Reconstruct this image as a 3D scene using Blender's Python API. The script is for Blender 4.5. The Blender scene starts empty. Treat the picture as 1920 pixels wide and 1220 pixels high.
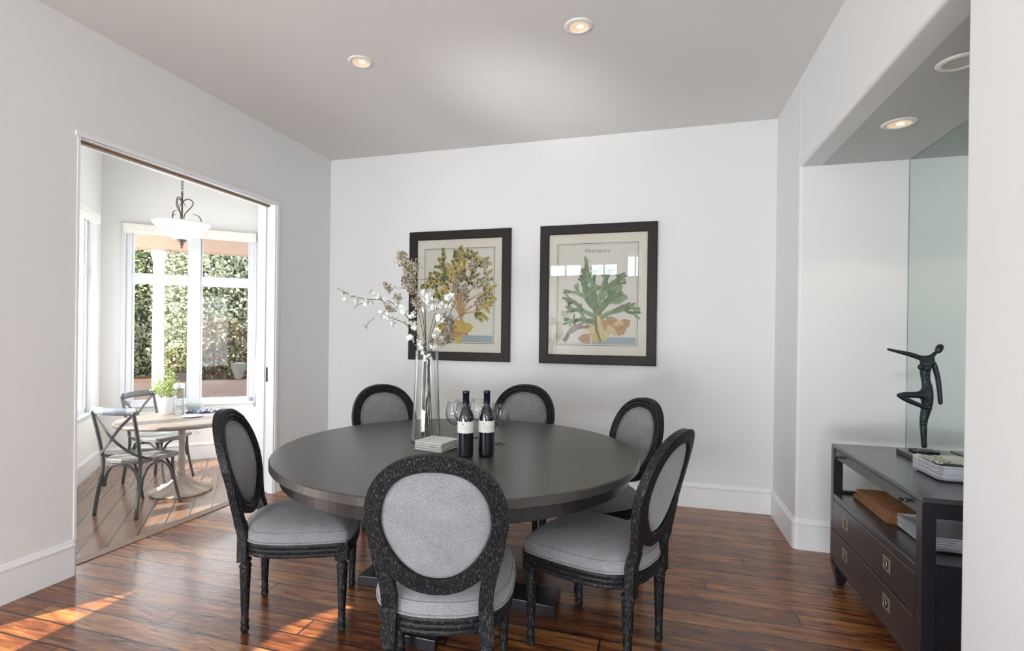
import bpy, math, random
from mathutils import Vector, Matrix
R = math.radians
sc = bpy.context.scene
C = sc.collection

# ---------------------------------------------------------------- camera
FPX, CX, CY, CAMH = 985.596, 934.862, 629.377, 1.3487
PITCH, ROLL, YAW = -0.0019, 0.0129, -0.2869
_f0 = Vector((math.sin(YAW), math.cos(YAW), 0)); _r0 = Vector((math.cos(YAW), -math.sin(YAW), 0)); _u0 = Vector((0, 0, 1))
FWD = _f0*math.cos(PITCH) + _u0*math.sin(PITCH); _u1 = _u0*math.cos(PITCH) - _f0*math.sin(PITCH)
RGT = _r0*math.cos(ROLL) + _u1*math.sin(ROLL); UPV = _u1*math.cos(ROLL) - _r0*math.sin(ROLL)
cd = bpy.data.cameras.new('camera'); cam = bpy.data.objects.new('camera', cd); C.objects.link(cam)
cd.sensor_fit = 'HORIZONTAL'; cd.sensor_width = 36.0; cd.lens = FPX/1920*36
cd.shift_x = (960-CX)/1920; cd.shift_y = (CY-610)/1920
cd.clip_start = 0.05; cd.clip_end = 200
M = Matrix((RGT, UPV, -FWD)).transposed().to_4x4(); M.translation = Vector((0, 0, CAMH)); cam.matrix_world = M
sc.camera = cam
def at(x, y, Y):
    d = FWD*FPX + RGT*(x-CX) + UPV*(CY-y)
    return Vector((0, 0, CAMH)) + d*(Y/d.y)

# ---------------------------------------------------------------- sky, sun, daylight, added fill lamps, exposure
sc.view_settings.view_transform = 'Standard'; sc.view_settings.look = 'None'; sc.view_settings.gamma = 1
sc.view_settings.exposure = -0.18
w = bpy.data.worlds.new('sky'); sc.world = w; w.use_nodes = True
bg = w.node_tree.nodes['Background']; bg.inputs[0].default_value = (0.80, 0.90, 1.0, 1); bg.inputs[1].default_value = 2.2
SUN_AZ, SUN_EL = R(58), R(40)
SUND = Vector((math.cos(SUN_AZ)*math.cos(SUN_EL), math.sin(SUN_AZ)*math.cos(SUN_EL), -math.sin(SUN_EL)))
sl = bpy.data.lights.new('sun', 'SUN'); so = bpy.data.objects.new('sun', sl); C.objects.link(so)
sl.energy = 17.0; sl.angle = R(0.6); sl.color = (1.0, 0.93, 0.82)
so.rotation_euler = SUND.to_track_quat('-Z', 'Y').to_euler(); so.location = (-12, -14, 14)
def daylight(name, loc, aim, sx, sy, power, col=(1, 1, 1)):
    l = bpy.data.lights.new(name, 'AREA'); l.shape = 'RECTANGLE'; l.size = sx; l.size_y = sy; l.energy = power; l.color = col
    o = bpy.data.objects.new(name, l); C.objects.link(o); o.location = loc
    o.rotation_euler = Vector(aim).to_track_quat('-Z', 'Z').to_euler(); return o
REAR = -4.6
DAY = (.86, .93, 1)
daylight('window_daylight', (1.9, REAR-.12, 1.35), (0, 1, 0), 2.5, 2.3, 175, DAY)  # added fill lamp at an invented rear window, outside the pictures' reflections
daylight('window_daylight', (-1.6, REAR-.12, 3.05), (0, 1, 0), 2.4, .6, 60, DAY)
daylight('window_daylight', (-3.20, -3.1, 1.3), (1, 0, 0), 2.35, 2.3, 215, DAY)  # added fill lamp at the unseen side window, for near wall and niche
daylight('window_daylight', (-1.2, REAR-.12, .33), (0, 1, 0), 3.3, .52, 310, DAY)  # added fill lamp at an invented low band, lifts the lower walls
gl_ = bpy.data.lights.new('sun_glint_off_floor', 'SPOT'); gl_.energy = 400; gl_.color = (1, .98, .95); gl_.spot_size = R(17); gl_.spot_blend = 1; gl_.shadow_soft_size = .25  # added spot imitating sun bounced off the floor onto the ceiling
go_ = bpy.data.objects.new('sun_glint_off_floor', gl_); C.objects.link(go_); go_.location = (-2.35, .45, .26)
go_.rotation_euler = (Vector((-.82, 3.62, 3.03))-Vector((-2.35, .45, .26))).to_track_quat('-Z', 'Y').to_euler()
NB = Vector((-5.82, 4.29, 0)); NU = Vector((math.cos(R(41.5)), math.sin(R(41.5)), 0)); NV = Vector((math.cos(R(131.5)), math.sin(R(131.5)), 0))
NW = -NV                                     # from corner B along the nook's window side, back towards the dining room
NZ = -0.15
def nk(u, v, z): return NB + NU*u + NV*v + Vector((0, 0, z))
daylight('nook_daylight', nk(-.25, -1.5, 1.4), NU, 2.1, 1.9, 115, DAY)
daylight('nook_daylight', nk(.86, .3, 1.4), -NV, 1.2, 1.9, 36, DAY)

# ---------------------------------------------------------------- materials
def newmat(name):
    m = bpy.data.materials.new(name); m.use_nodes = True
    return m, m.node_tree.nodes, m.node_tree.links, m.node_tree.nodes['Principled BSDF']
def mat(name, col, rough=.5, metal=0, var=.06, scale=8, bump=0, bscale=60, spec=.5, coat=0, stretch=(1, 1, 1), trans=0, ior=1.45, emit=None, sheen=0):
    m, n, l, b = newmat(name)
    b.inputs['Roughness'].default_value = rough; b.inputs['Metallic'].default_value = metal
    b.inputs['Specular IOR Level'].default_value = spec; b.inputs['Coat Weight'].default_value = coat; b.inputs['Coat Roughness'].default_value = .03 if rough < .1 else rough*.8
    b.inputs['Transmission Weight'].default_value = trans; b.inputs['IOR'].default_value = ior
    b.inputs['Sheen Weight'].default_value = sheen
    tc = n.new('ShaderNodeTexCoord'); mp = n.new('ShaderNodeMapping'); mp.inputs['Scale'].default_value = stretch
    l.new(tc.outputs['Object'], mp.inputs['Vector'])
    nz = n.new('ShaderNodeTexNoise'); nz.inputs['Scale'].default_value = scale; nz.inputs['Detail'].default_value = 4
    l.new(mp.outputs[0], nz.inputs['Vector'])
    cr = n.new('ShaderNodeMix'); cr.data_type = 'RGBA'
    cr.inputs['A'].default_value = (*[c*(1-var) for c in col], 1); cr.inputs['B'].default_value = (*[min(1, c*(1+var)) for c in col], 1)
    l.new(nz.outputs['Fac'], cr.inputs['Factor']); l.new(cr.outputs['Result'], b.inputs['Base Color'])
    if bump:
        n2 = n.new('ShaderNodeTexNoise'); n2.inputs['Scale'].default_value = bscale; n2.inputs['Detail'].default_value = 3
        l.new(mp.outputs[0], n2.inputs['Vector'])
        bp = n.new('ShaderNodeBump'); bp.inputs['Strength'].default_value = bump; bp.inputs['Distance'].default_value = .004
        l.new(n2.outputs['Fac'], bp.inputs['Height']); l.new(bp.outputs[0], b.inputs['Normal'])
    if emit: b.inputs['Emission Color'].default_value = (*emit[0], 1); b.inputs['Emission Strength'].default_value = emit[1]
    return m
def floor_mat(name, ang, roww, c0, c1, c2, rough=.25, off=0, bumpy=.35, gap=.005, det=8):
    m, n, l, b = newmat(name)
    g = n.new('ShaderNodeNewGeometry'); mp = n.new('ShaderNodeMapping'); mp.inputs['Rotation'].default_value = (0, 0, -ang)
    mp.inputs['Location'].default_value = (0, off, 0)
    l.new(g.outputs['Position'], mp.inputs['Vector'])
    sx = n.new('ShaderNodeSeparateXYZ'); l.new(mp.outputs[0], sx.inputs[0])
    def mth(op, a, v): q = n.new('ShaderNodeMath'); q.operation = op; l.new(a, q.inputs[0]); q.inputs[1].default_value = v; return q.outputs[0]
    fr_ = mth('MULTIPLY', mth('FRACT', mth('MULTIPLY', mth('FLOOR', mth('DIVIDE', sx.outputs[1], roww), 0), .6180340), 0), 1.7)
    xs = n.new('ShaderNodeMath'); xs.operation = 'ADD'; l.new(sx.outputs[0], xs.inputs[0]); l.new(fr_, xs.inputs[1])
    cb = n.new('ShaderNodeCombineXYZ'); l.new(xs.outputs[0], cb.inputs[0]); l.new(sx.outputs[1], cb.inputs[1]); l.new(sx.outputs[2], cb.inputs[2])
    br = n.new('ShaderNodeTexBrick'); br.offset = 0; br.inputs['Scale'].default_value = 1
    br.inputs['Brick Width'].default_value = 1.7; br.inputs['Row Height'].default_value = roww
    br.inputs['Mortar Size'].default_value = gap; br.inputs['Mortar Smooth'].default_value = .15; br.inputs['Bias'].default_value = 0
    br.inputs['Color1'].default_value = (0, 0, 0, 1); br.inputs['Color2'].default_value = (1, 1, 1, 1); br.inputs['Mortar'].default_value = (.5, .5, .5, 1)
    l.new(cb.outputs[0], br.inputs['Vector'])
    st = n.new('ShaderNodeMapping'); st.inputs['Scale'].default_value = (1.6, 14, 1); l.new(mp.outputs[0], st.inputs['Vector'])
    gr = n.new('ShaderNodeTexNoise'); gr.inputs['Scale'].default_value = 2.2; gr.inputs['Detail'].default_value = det; gr.inputs['Roughness'].default_value = .65 if det > 4 else .45; gr.inputs['Distortion'].default_value = .8
    l.new(st.outputs[0], gr.inputs['Vector'])
    # plank tone + figure
    ad = n.new('ShaderNodeMath'); ad.operation = 'MULTIPLY_ADD'; ad.inputs[1].default_value = .15
    sp = n.new('ShaderNodeSeparateColor'); l.new(br.outputs['Color'], sp.inputs[0]); l.new(sp.outputs[0], ad.inputs[0]); 
    mu = n.new('ShaderNodeMath'); mu.operation = 'MULTIPLY'; mu.inputs[1].default_value = 1.0; l.new(gr.outputs['Fac'], mu.inputs[0]); l.new(mu.outputs[0], ad.inputs[2])
    cr = n.new('ShaderNodeValToRGB'); e = cr.color_ramp.elements
    e[0].position = .34; e[0].color = (*c0, 1); e[1].position = .78; e[1].color = (*c2, 1); x = e.new(.55); x.color = (*c1, 1)
    l.new(ad.outputs[0], cr.inputs[0])
    dk = n.new('ShaderNodeMix'); dk.data_type = 'RGBA'; dk.inputs['B'].default_value = (.012, .008, .006, 1)
    l.new(br.outputs['Fac'], dk.inputs['Factor']); l.new(cr.outputs[0], dk.inputs['A']); l.new(dk.outputs['Result'], b.inputs['Base Color'])
    # scraped surface
    s2 = n.new('ShaderNodeMapping'); s2.inputs['Scale'].default_value = (5, 16, 1); l.new(mp.outputs[0], s2.inputs['Vector'])
    n2 = n.new('ShaderNodeTexNoise'); n2.inputs['Scale'].default_value = 2.4; n2.inputs['Detail'].default_value = 3; l.new(s2.outputs[0], n2.inputs['Vector'])
    sb = n.new('ShaderNodeMath'); sb.operation = 'SUBTRACT'; l.new(n2.outputs['Fac'], sb.inputs[0]); l.new(br.outputs['Fac'], sb.inputs[1])
    bp = n.new('ShaderNodeBump'); bp.inputs['Strength'].default_value = bumpy; bp.inputs['Distance'].default_value = .006
    l.new(sb.outputs[0], bp.inputs['Height']); l.new(bp.outputs[0], b.inputs['Normal'])
    rr = n.new('ShaderNodeMapRange'); rr.inputs['To Min'].default_value = rough-.06; rr.inputs['To Max'].default_value = rough+.12
    l.new(gr.outputs['Fac'], rr.inputs['Value']); l.new(rr.outputs[0], b.inputs['Roughness'])
    b.inputs['Coat Weight'].default_value = .25; b.inputs['Coat Roughness'].default_value = .12
    return m
def grain_mat(name, col, fleck, rough=.45, amount=.62, stretch=(60, 60, 5), fscale=3.0, spec=.5):
    m, n, l, b = newmat(name); b.inputs['Roughness'].default_value = rough; b.inputs['Specular IOR Level'].default_value = spec
    tc = n.new('ShaderNodeTexCoord'); mp = n.new('ShaderNodeMapping'); mp.inputs['Scale'].default_value = stretch
    l.new(tc.outputs['Object'], mp.inputs['Vector'])
    nz = n.new('ShaderNodeTexNoise'); nz.inputs['Scale'].default_value = fscale; nz.inputs['Detail'].default_value = 5; nz.inputs['Roughness'].default_value = .7
    l.new(mp.outputs[0], nz.inputs['Vector'])
    cr = n.new('ShaderNodeValToRGB'); e = cr.color_ramp.elements
    e[0].position = amount-.08; e[0].color = (*col, 1); e[1].position = amount+.10; e[1].color = (*fleck, 1)
    l.new(nz.outputs['Fac'], cr.inputs[0]); l.new(cr.outputs[0], b.inputs['Base Color'])
    bp = n.new('ShaderNodeBump'); bp.inputs['Strength'].default_value = .08; bp.inputs['Distance'].default_value = .002
    l.new(nz.outputs['Fac'], bp.inputs['Height']); l.new(bp.outputs[0], b.inputs['Normal'])
    return m
def fabric_mat(name, c0, c1, scale=420):
    m, n, l, b = newmat(name); b.inputs['Roughness'].default_value = .9; b.inputs['Sheen Weight'].default_value = .3; b.inputs['Specular IOR Level'].default_value = .2
    tc = n.new('ShaderNodeTexCoord')
    w1 = n.new('ShaderNodeTexNoise'); w1.inputs['Scale'].default_value = 1; w1.inputs['Detail'].default_value = 2
    mp = n.new('ShaderNodeMapping'); mp.inputs['Scale'].default_value = (scale, scale, scale*.35); l.new(tc.outputs['Object'], mp.inputs['Vector']); l.new(mp.outputs[0], w1.inputs['Vector'])
    w2 = n.new('ShaderNodeTexNoise'); w2.inputs['Scale'].default_value = 14; w2.inputs['Detail'].default_value = 4; l.new(tc.outputs['Object'], w2.inputs['Vector'])
    ad = n.new('ShaderNodeMath'); ad.operation = 'MULTIPLY_ADD'; ad.inputs[1].default_value = .35; l.new(w2.outputs['Fac'], ad.inputs[0]); l.new(w1.outputs['Fac'], ad.inputs[2])
    cr = n.new('ShaderNodeValToRGB'); e = cr.color_ramp.elements; e[0].position = .45; e[0].color = (*c0, 1); e[1].position = .9; e[1].color = (*c1, 1)
    l.new(ad.outputs[0], cr.inputs[0]); l.new(cr.outputs[0], b.inputs['Base Color'])
    bp = n.new('ShaderNodeBump'); bp.inputs['Strength'].default_value = .3; bp.inputs['Distance'].default_value = .001
    l.new(w1.outputs['Fac'], bp.inputs['Height']); l.new(bp.outputs[0], b.inputs['Normal'])
    return m
def pane_mat(name, refl=.5, tint=(1, 1, 1)):
    m = bpy.data.materials.new(name); m.use_nodes = True; n = m.node_tree.nodes; l = m.node_tree.links; n.clear()
    o = n.new('ShaderNodeOutputMaterial'); t = n.new('ShaderNodeBsdfTransparent'); g = n.new('ShaderNodeBsdfGlossy'); mx = n.new('ShaderNodeMixShader')
    t.inputs[0].default_value = (*tint, 1); g.inputs['Roughness'].default_value = .01
    fr = n.new('ShaderNodeFresnel'); fr.inputs['IOR'].default_value = 1.5
    mu = n.new('ShaderNodeMath'); mu.operation = 'MULTIPLY'; mu.inputs[1].default_value = refl; l.new(fr.outputs[0], mu.inputs[0])
    l.new(mu.outputs[0], mx.inputs[0]); l.new(t.outputs[0], mx.inputs[1]); l.new(g.outputs[0], mx.inputs[2]); l.new(mx.outputs[0], o.inputs[0])
    return m
def leaf_mat(name, c0, c1, scale=3, rough=.5):
    m, n, l, b = newmat(name); b.inputs['Roughness'].default_value = rough
    g = n.new('ShaderNodeNewGeometry'); nz = n.new('ShaderNodeTexNoise'); nz.inputs['Scale'].default_value = scale; nz.inputs['Detail'].default_value = 6
    l.new(g.outputs['Position'], nz.inputs['Vector'])
    cr = n.new('ShaderNodeValToRGB'); e = cr.color_ramp.elements; e[0].position = .35; e[0].color = (*c0, 1); e[1].position = .65; e[1].color = (*c1, 1)
    l.new(nz.outputs['Fac'], cr.inputs[0]); l.new(cr.outputs[0], b.inputs['Base Color'])
    return m

m_wall = mat('wall_paint', (.765, .765, .755), .85, var=.015, scale=2, bump=.08, bscale=120, spec=.2)
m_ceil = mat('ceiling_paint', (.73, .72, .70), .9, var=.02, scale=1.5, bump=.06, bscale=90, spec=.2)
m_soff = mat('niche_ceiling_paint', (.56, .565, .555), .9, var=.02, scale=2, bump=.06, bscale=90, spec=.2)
m_nwall = mat('nook_wall_paint', (.84, .83, .81), .85, var=.01, scale=2, spec=.2)
m_trim = mat('trim_gloss_paint', (.84, .84, .84), .35, var=.01, scale=3)
m_floor = floor_mat('dining_floor_planks', 0, .127, (.050, .011, .004), (.20, .060, .018), (.52, .23, .075), .26, .035)
m_nfloor = floor_mat('nook_floor_planks', R(131.5), .15, (.215, .120, .078), (.235, .132, .086), (.27, .158, .105), .20, 0, .05, .005, 3)
m_thresh = mat('threshold_wood', (.24, .15, .10), .35, var=.3, scale=6, stretch=(3, 20, 3), bump=.2)
m_black = grain_mat('limed_black_wood', (.006, .006, .008), (.20, .19, .17), .48, .622, (130, 130, 20), 2.6, .18)
m_table = mat('tabletop_wood', (.040, .037, .033), .34, var=.22, scale=9, bump=.04, bscale=40, stretch=(1, 8, 1), spec=.6, coat=.35)
m_tablee = mat('table_edge_wood', (.018, .015, .015), .30, var=.3, scale=6, stretch=(4, 4, 1), spec=.5, coat=.1)
m_fabric = fabric_mat('grey_linen', (.155, .150, .158), (.30, .293, .305))
m_weltf = fabric_mat('grey_linen_welt', (.17, .165, .17), (.30, .295, .30))
m_frame = mat('picture_frame_wood', (.022, .017, .015), .45, spec=.25, var=.45, scale=10, stretch=(6, 6, 6), bump=.15, bscale=30)
m_mat = mat('print_paper', (.66, .63, .53), .8, var=.08, scale=3)
m_paper = mat('print_paper_inner', (.62, .60, .52), .8, var=.07, scale=3)
m_ink = mat('print_ink', (.06, .06, .055), .8)
m_pane = pane_mat('picture_glass', 1.0)
m_wpane = pane_mat('window_glass', .35)
def glass_mat(name, tint=(.975, .985, .98)):
    m = bpy.data.materials.new(name); m.use_nodes = True; n = m.node_tree.nodes; l = m.node_tree.links; n.clear()
    o = n.new('ShaderNodeOutputMaterial'); t = n.new('ShaderNodeBsdfTransparent'); g = n.new('ShaderNodeBsdfGlossy'); mx = n.new('ShaderNodeMixShader')
    t.inputs[0].default_value = (*tint, 1); g.inputs['Roughness'].default_value = .02
    lw = n.new('ShaderNodeLayerWeight'); lw.inputs['Blend'].default_value = .5
    pw = n.new('ShaderNodeMath'); pw.operation = 'POWER'; pw.inputs[1].default_value = 3.2; l.new(lw.outputs['Facing'], pw.inputs[0])
    ma = n.new('ShaderNodeMath'); ma.operation = 'MULTIPLY_ADD'; ma.inputs[1].default_value = .8; ma.inputs[2].default_value = .03; l.new(pw.outputs[0], ma.inputs[0])
    tm = n.new('ShaderNodeMix'); tm.data_type = 'RGBA'; tm.inputs['A'].default_value = (*tint, 1); tm.inputs['B'].default_value = (.50, .54, .53, 1)
    p2 = n.new('ShaderNodeMath'); p2.operation = 'POWER'; p2.inputs[1].default_value = 2.2; l.new(lw.outputs['Facing'], p2.inputs[0]); l.new(p2.outputs[0], tm.inputs['Factor']); l.new(tm.outputs['Result'], t.inputs[0])
    l.new(ma.outputs[0], mx.inputs[0]); l.new(t.outputs[0], mx.inputs[1]); l.new(g.outputs[0], mx.inputs[2]); l.new(mx.outputs[0], o.inputs[0])
    return m
m_glass = glass_mat('clear_glass')
m_mirror = mat('mirror_silver', (.70, .78, .74), .015, metal=1, var=0)
m_mirredge = mat('mirror_edge', (.10, .14, .13), .2)
m_dress = mat('dresser_lacquer', (.013, .011, .016), .26, var=.35, scale=5, stretch=(1, 1, 3), spec=.6, coat=.3)
m_dtop = mat('dresser_top_lacquer', (.045, .045, .052), .27, var=.2, scale=5, spec=.6, coat=.3)
m_brass = mat('antique_brass', (.42, .36, .28), .4, metal=.85, var=.2, scale=40)
m_darkm = mat('dark_bronze', (.05, .042, .04), .35, metal=.8, var=.3, scale=30)
m_sculpt = mat('patinated_bronze', (.030, .036, .045), .38, metal=.55, var=.7, scale=70, bump=1.0, bscale=90)
m_china = mat('white_china', (.84, .85, .88), .15, var=.01)
m_rattan = mat('rattan', (.26, .11, .045), .6, var=.95, scale=30, bump=.9, bscale=70, stretch=(1, 2.6, 1))
m_linen = mat('white_linen', (.74, .74, .72), .9, var=.04, scale=20, bump=.15, bscale=200)
m_bottle = mat('bottle_glass', (.004, .005, .010), .04, var=0, spec=.8, coat=.6)
m_caps = mat('bottle_foil', (.012, .013, .022), .25, metal=.4, var=.1)
m_label = mat('label_paper', (.74, .74, .70), .7, var=.02)
m_labelink = mat('label_ink', (.25, .25, .24), .7)
m_bark = mat('twig_bark', (.085, .05, .032), .8, var=.4, scale=50)
m_petal = mat('blossom_petal', (.84, .85, .80), .6, var=.05, scale=30)
m_leafy = mat('young_leaf', (.28, .32, .08), .6, var=.3, scale=20)
m_berry = mat('dried_berry', (.24, .185, .13), .7, var=.5, scale=160)
m_berryp = mat('pale_berry', (.47, .46, .36), .7, var=.3, scale=160)
m_cmetal = mat('brushed_grey_paint', (.12, .125, .13), .35, metal=.35, var=.3, scale=12, bump=.1)
m_cworn = mat('worn_grey_rail', (.34, .36, .39), .4, metal=.2, var=.4, scale=25, bump=.15)
m_cseat = mat('grey_plank_seat', (.22, .22, .21), .45, var=.35, scale=7, stretch=(14, 1, 1), bump=.2)
m_ctop = mat('weathered_wood_top', (.21, .17, .145), .5, var=.35, scale=5, stretch=(1, 12, 1), bump=.2)
m_cast = mat('whitewashed_cast_iron', (.52, .44, .38), .6, var=.3, scale=14, bump=.3)
m_pot = mat('white_ceramic', (.80, .81, .83), .3, var=.02)
m_soil = mat('potting_soil', (.16, .08, .04), .9, var=.4, scale=60)
m_herb = leaf_mat('herb_leaf', (.20, .34, .06), (.46, .56, .22), 40)
m_steel = mat('brushed_steel', (.62, .64, .67), .3, metal=.9, var=.1)
m_bowl = mat('pale_stoneware', (.55, .60, .61), .5, var=.15, scale=30)
m_blue = mat('indigo_cloth', (.03, .06, .16), .8, var=.3, scale=30)
m_shadeg = mat('alabaster_glass', (.84, .83, .81), .5, var=.02)
m_iron = mat('bronzed_iron', (.13, .10, .085), .45, metal=.5, var=.3, scale=60)
m_blind = mat('blind_fabric', (.82, .79, .73), .8, var=.03, scale=30)
m_stucco = mat('peach_stucco', (.70, .54, .44), .9, var=.05, scale=5, bump=.2)
m_soffout = mat('grey_soffit', (.50, .48, .45), .9, var=.1, scale=10)
m_colw = mat('white_column_paint', (.92, .90, .88), .6, var=.02)
m_gwall = mat('garden_wall_stucco', (.40, .31, .28), .9, var=.12, scale=4)
m_ground = mat('pale_patio', (.66, .62, .58), .9, var=.1, scale=3)
m_hedge = leaf_mat('hedge_leaf', (.20, .25, .13), (.66, .70, .55), 2.6)
m_hedge2 = leaf_mat('hedge_leaf_bright', (.30, .38, .14), (.70, .75, .50), 3.0)
m_red = leaf_mat('russet_leaf', (.13, .05, .04), (.28, .23, .13), 4.5)
m_lampin = mat('lamp_reflector', (.85, .70, .50), .3, emit=((1, .76, .48), .42))
m_lampoff = mat('lamp_reflector_dim', (.55, .52, .48), .35)
m_lampw = mat('lamp_trim', (.80, .78, .74), .35)
m_plate = mat('switch_plastic', (.82, .82, .80), .35, var=0)
m_dark = mat('dark_slot', (.03, .025, .02), .6)
m_track = mat('pocket_track_wood', (.22, .14, .075), .6, var=.2, scale=20)
m_napg = mat('green_leaf_print', (.20, .24, .18), .8, var=.2)
m_napw = mat('pale_green_cloth', (.60, .63, .54), .85, var=.06, scale=20)
m_chrome = mat('chrome', (.7, .7, .72), .2, metal=1, var=0)

# ---------------------------------------------------------------- mesh builder
class MB:
    def __init__(s): s.v = []; s.f = []; s.m = []; s.sm = []
    def add(s, vs, fs, mi=0, smooth=False):
        o = len(s.v); s.v += [tuple(p) for p in vs]
        for f in fs: s.f.append(tuple(i+o for i in f)); s.m.append(mi); s.sm.append(smooth)
    def box(s, lo, hi, mi=0, fn=None):
        x0, y0, z0 = lo; x1, y1, z1 = hi
        vs = [(x0,y0,z0),(x1,y0,z0),(x1,y1,z0),(x0,y1,z0),(x0,y0,z1),(x1,y0,z1),(x1,y1,z1),(x0,y1,z1)]
        if fn: vs = [fn(Vector(p)) for p in vs]
        s.add(vs, [(0,3,2,1),(4,5,6,7),(0,1,5,4),(1,2,6,5),(2,3,7,6),(3,0,4,7)], mi)
    def cbox(s, lo, hi, c=.003, mi=0, fn=None):      # box with chamfered edges
        x0, y0, z0 = lo; x1, y1, z1 = hi; vs = []
        c = min(c, (x1-x0)*.45, (y1-y0)*.45, (z1-z0)*.45)
        idx = {}
        for ix, X in enumerate((x0, x1)):
            for iy, Y in enumerate((y0, y1)):
                for iz, Z in enumerate((z0, z1)):
                    sx, sy, sz = (1 if ix == 0 else -1), (1 if iy == 0 else -1), (1 if iz == 0 else -1)
                    idx[ix,iy,iz] = len(vs)
                    vs += [(X, Y+sy*c, Z+sz*c), (X+sx*c, Y, Z+sz*c), (X+sx*c, Y+sy*c, Z)]
        fs = []
        def q(a, fl): fs.append(tuple(a) if fl else tuple(reversed(a)))
        for ix in (0, 1): q([idx[ix,0,0], idx[ix,0,1], idx[ix,1,1], idx[ix,1,0]], ix == 0)
        for iy in (0, 1): q([idx[0,iy,0]+1, idx[1,iy,0]+1, idx[1,iy,1]+1, idx[0,iy,1]+1], iy == 0)
        for iz in (0, 1): q([idx[0,0,iz]+2, idx[0,1,iz]+2, idx[1,1,iz]+2, idx[1,0,iz]+2], iz == 0)
        for ix in (0, 1):
            for iy in (0, 1): q([idx[ix,iy,0], idx[ix,iy,1], idx[ix,iy,1]+1, idx[ix,iy,0]+1], (ix+iy) % 2 == 1)
        for ix in (0, 1):
            for iz in (0, 1): q([idx[ix,0,iz], idx[ix,1,iz], idx[ix,1,iz]+2, idx[ix,0,iz]+2], (ix+iz) % 2 == 0)
        for iy in (0, 1):
            for iz in (0, 1): q([idx[0,iy,iz]+1, idx[1,iy,iz]+1, idx[1,iy,iz]+2, idx[0,iy,iz]+2], (iy+iz) % 2 == 1)
        for k, a in idx.items(): q([a, a+1, a+2], sum(k) % 2 == 0)
        if fn: vs = [fn(Vector(p)) for p in vs]
        s.add(vs, fs, mi)
    def lathe(s, prof, c=(0, 0, 0), seg=32, mi=0, flute=None, cap=True, fn=None, smooth=True, closed=False):
        vs = []; n = len(prof)
        for r, z in prof:
            for k in range(seg):
                a = 2*math.pi*k/seg; rr = r
                if flute and flute[0] <= z <= flute[1]: rr = r*(1 - flute[2]*(k % 2))
                p = Vector((c[0]+rr*math.cos(a), c[1]+rr*math.sin(a), c[2]+z)); vs.append(fn(p) if fn else p)
        fs = []
        for i in range(n if closed else n-1):
            j = (i+1) % n
            for k in range(seg): fs.append((i*seg+k, i*seg+(k+1) % seg, j*seg+(k+1) % seg, j*seg+k))
        if cap and not closed: fs.append(tuple(reversed(range(seg)))); fs.append(tuple((n-1)*seg+k for k in range(seg)))
        s.add(vs, fs, mi, smooth)
    def tube(s, pts, rad, seg=8, mi=0, smooth=True, closed=False):
        pts = [Vector(p) for p in pts]; n = len(pts)
        rs = rad if isinstance(rad, (list, tuple)) else [rad]*n
        vs = []; nrm = None
        for i, p in enumerate(pts):
            if closed: t = pts[(i+1) % n]-pts[i-1]
            else: t = pts[min(i+1, n-1)]-pts[max(i-1, 0)]
            t.normalize()
            if nrm is None: nrm = t.orthogonal().normalized()
            else: nrm = (nrm - t*nrm.dot(t)).normalized()
            b = t.cross(nrm)
            for k in range(seg):
                a = 2*math.pi*k/seg; vs.append(p+(nrm*math.cos(a)+b*math.sin(a))*rs[i])
        fs = []
        for i in range(n if closed else n-1):
            j = (i+1) % n
            for k in range(seg): fs.append((i*seg+k, i*seg+(k+1) % seg, j*seg+(k+1) % seg, j*seg+k))
        if not closed: fs.append(tuple(reversed(range(seg)))); fs.append(tuple((n-1)*seg+k for k in range(seg)))
        s.add(vs, fs, mi, smooth)
    def sweep(s, frames, prof, mi=0, closed=False, smooth=False):   # frames: (pos, axisA, axisB); prof: closed loop of (a, b)
        n = len(frames); k = len(prof); vs = []
        for p, A, B in frames:
            for a, b in prof: vs.append(Vector(p)+Vector(A)*a+Vector(B)*b)
        fs = []
        for i in range(n if closed else n-1):
            j = (i+1) % n
            for q in range(k): fs.append((i*k+q, i*k+(q+1) % k, j*k+(q+1) % k, j*k+q))
        if not closed: fs.append(tuple(reversed(range(k)))); fs.append(tuple((n-1)*k+q for q in range(k)))
        s.add(vs, fs, mi, smooth)
    def prism(s, poly, z0, z1, mi=0, fn=None):
        n = len(poly); vs = [Vector((x, y, z0)) for x, y in poly]+[Vector((x, y, z1)) for x, y in poly]
        if fn: vs = [fn(p) for p in vs]
        s.add(vs, [tuple(reversed(range(n))), tuple(range(n, 2*n))]+[(i, (i+1) % n, n+(i+1) % n, n+i) for i in range(n)], mi)
    def ball(s, c, r, mi=0, seg=8, rings=5, sc3=(1, 1, 1)):
        c = Vector(c); vs = [c+Vector((0, 0, -r*sc3[2]))]
        for i in range(1, rings):
            t = -math.pi/2+math.pi*i/rings
            for k in range(seg):
                a = 2*math.pi*k/seg; vs.append(c+Vector((math.cos(t)*math.cos(a)*r*sc3[0], math.cos(t)*math.sin(a)*r*sc3[1], math.sin(t)*r*sc3[2])))
        vs.append(c+Vector((0, 0, r*sc3[2]))); fs = []
        for k in range(seg): fs.append((0, 1+(k+1) % seg, 1+k))
        for i in range(rings-2):
            for k in range(seg): fs.append((1+i*seg+k, 1+i*seg+(k+1) % seg, 1+(i+1)*seg+(k+1) % seg, 1+(i+1)*seg+k))
        L = len(vs)-1
        for k in range(seg): fs.append((L, L-seg+k, L-seg+(k+1) % seg))
        s.add(vs, fs, mi, True)
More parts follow.
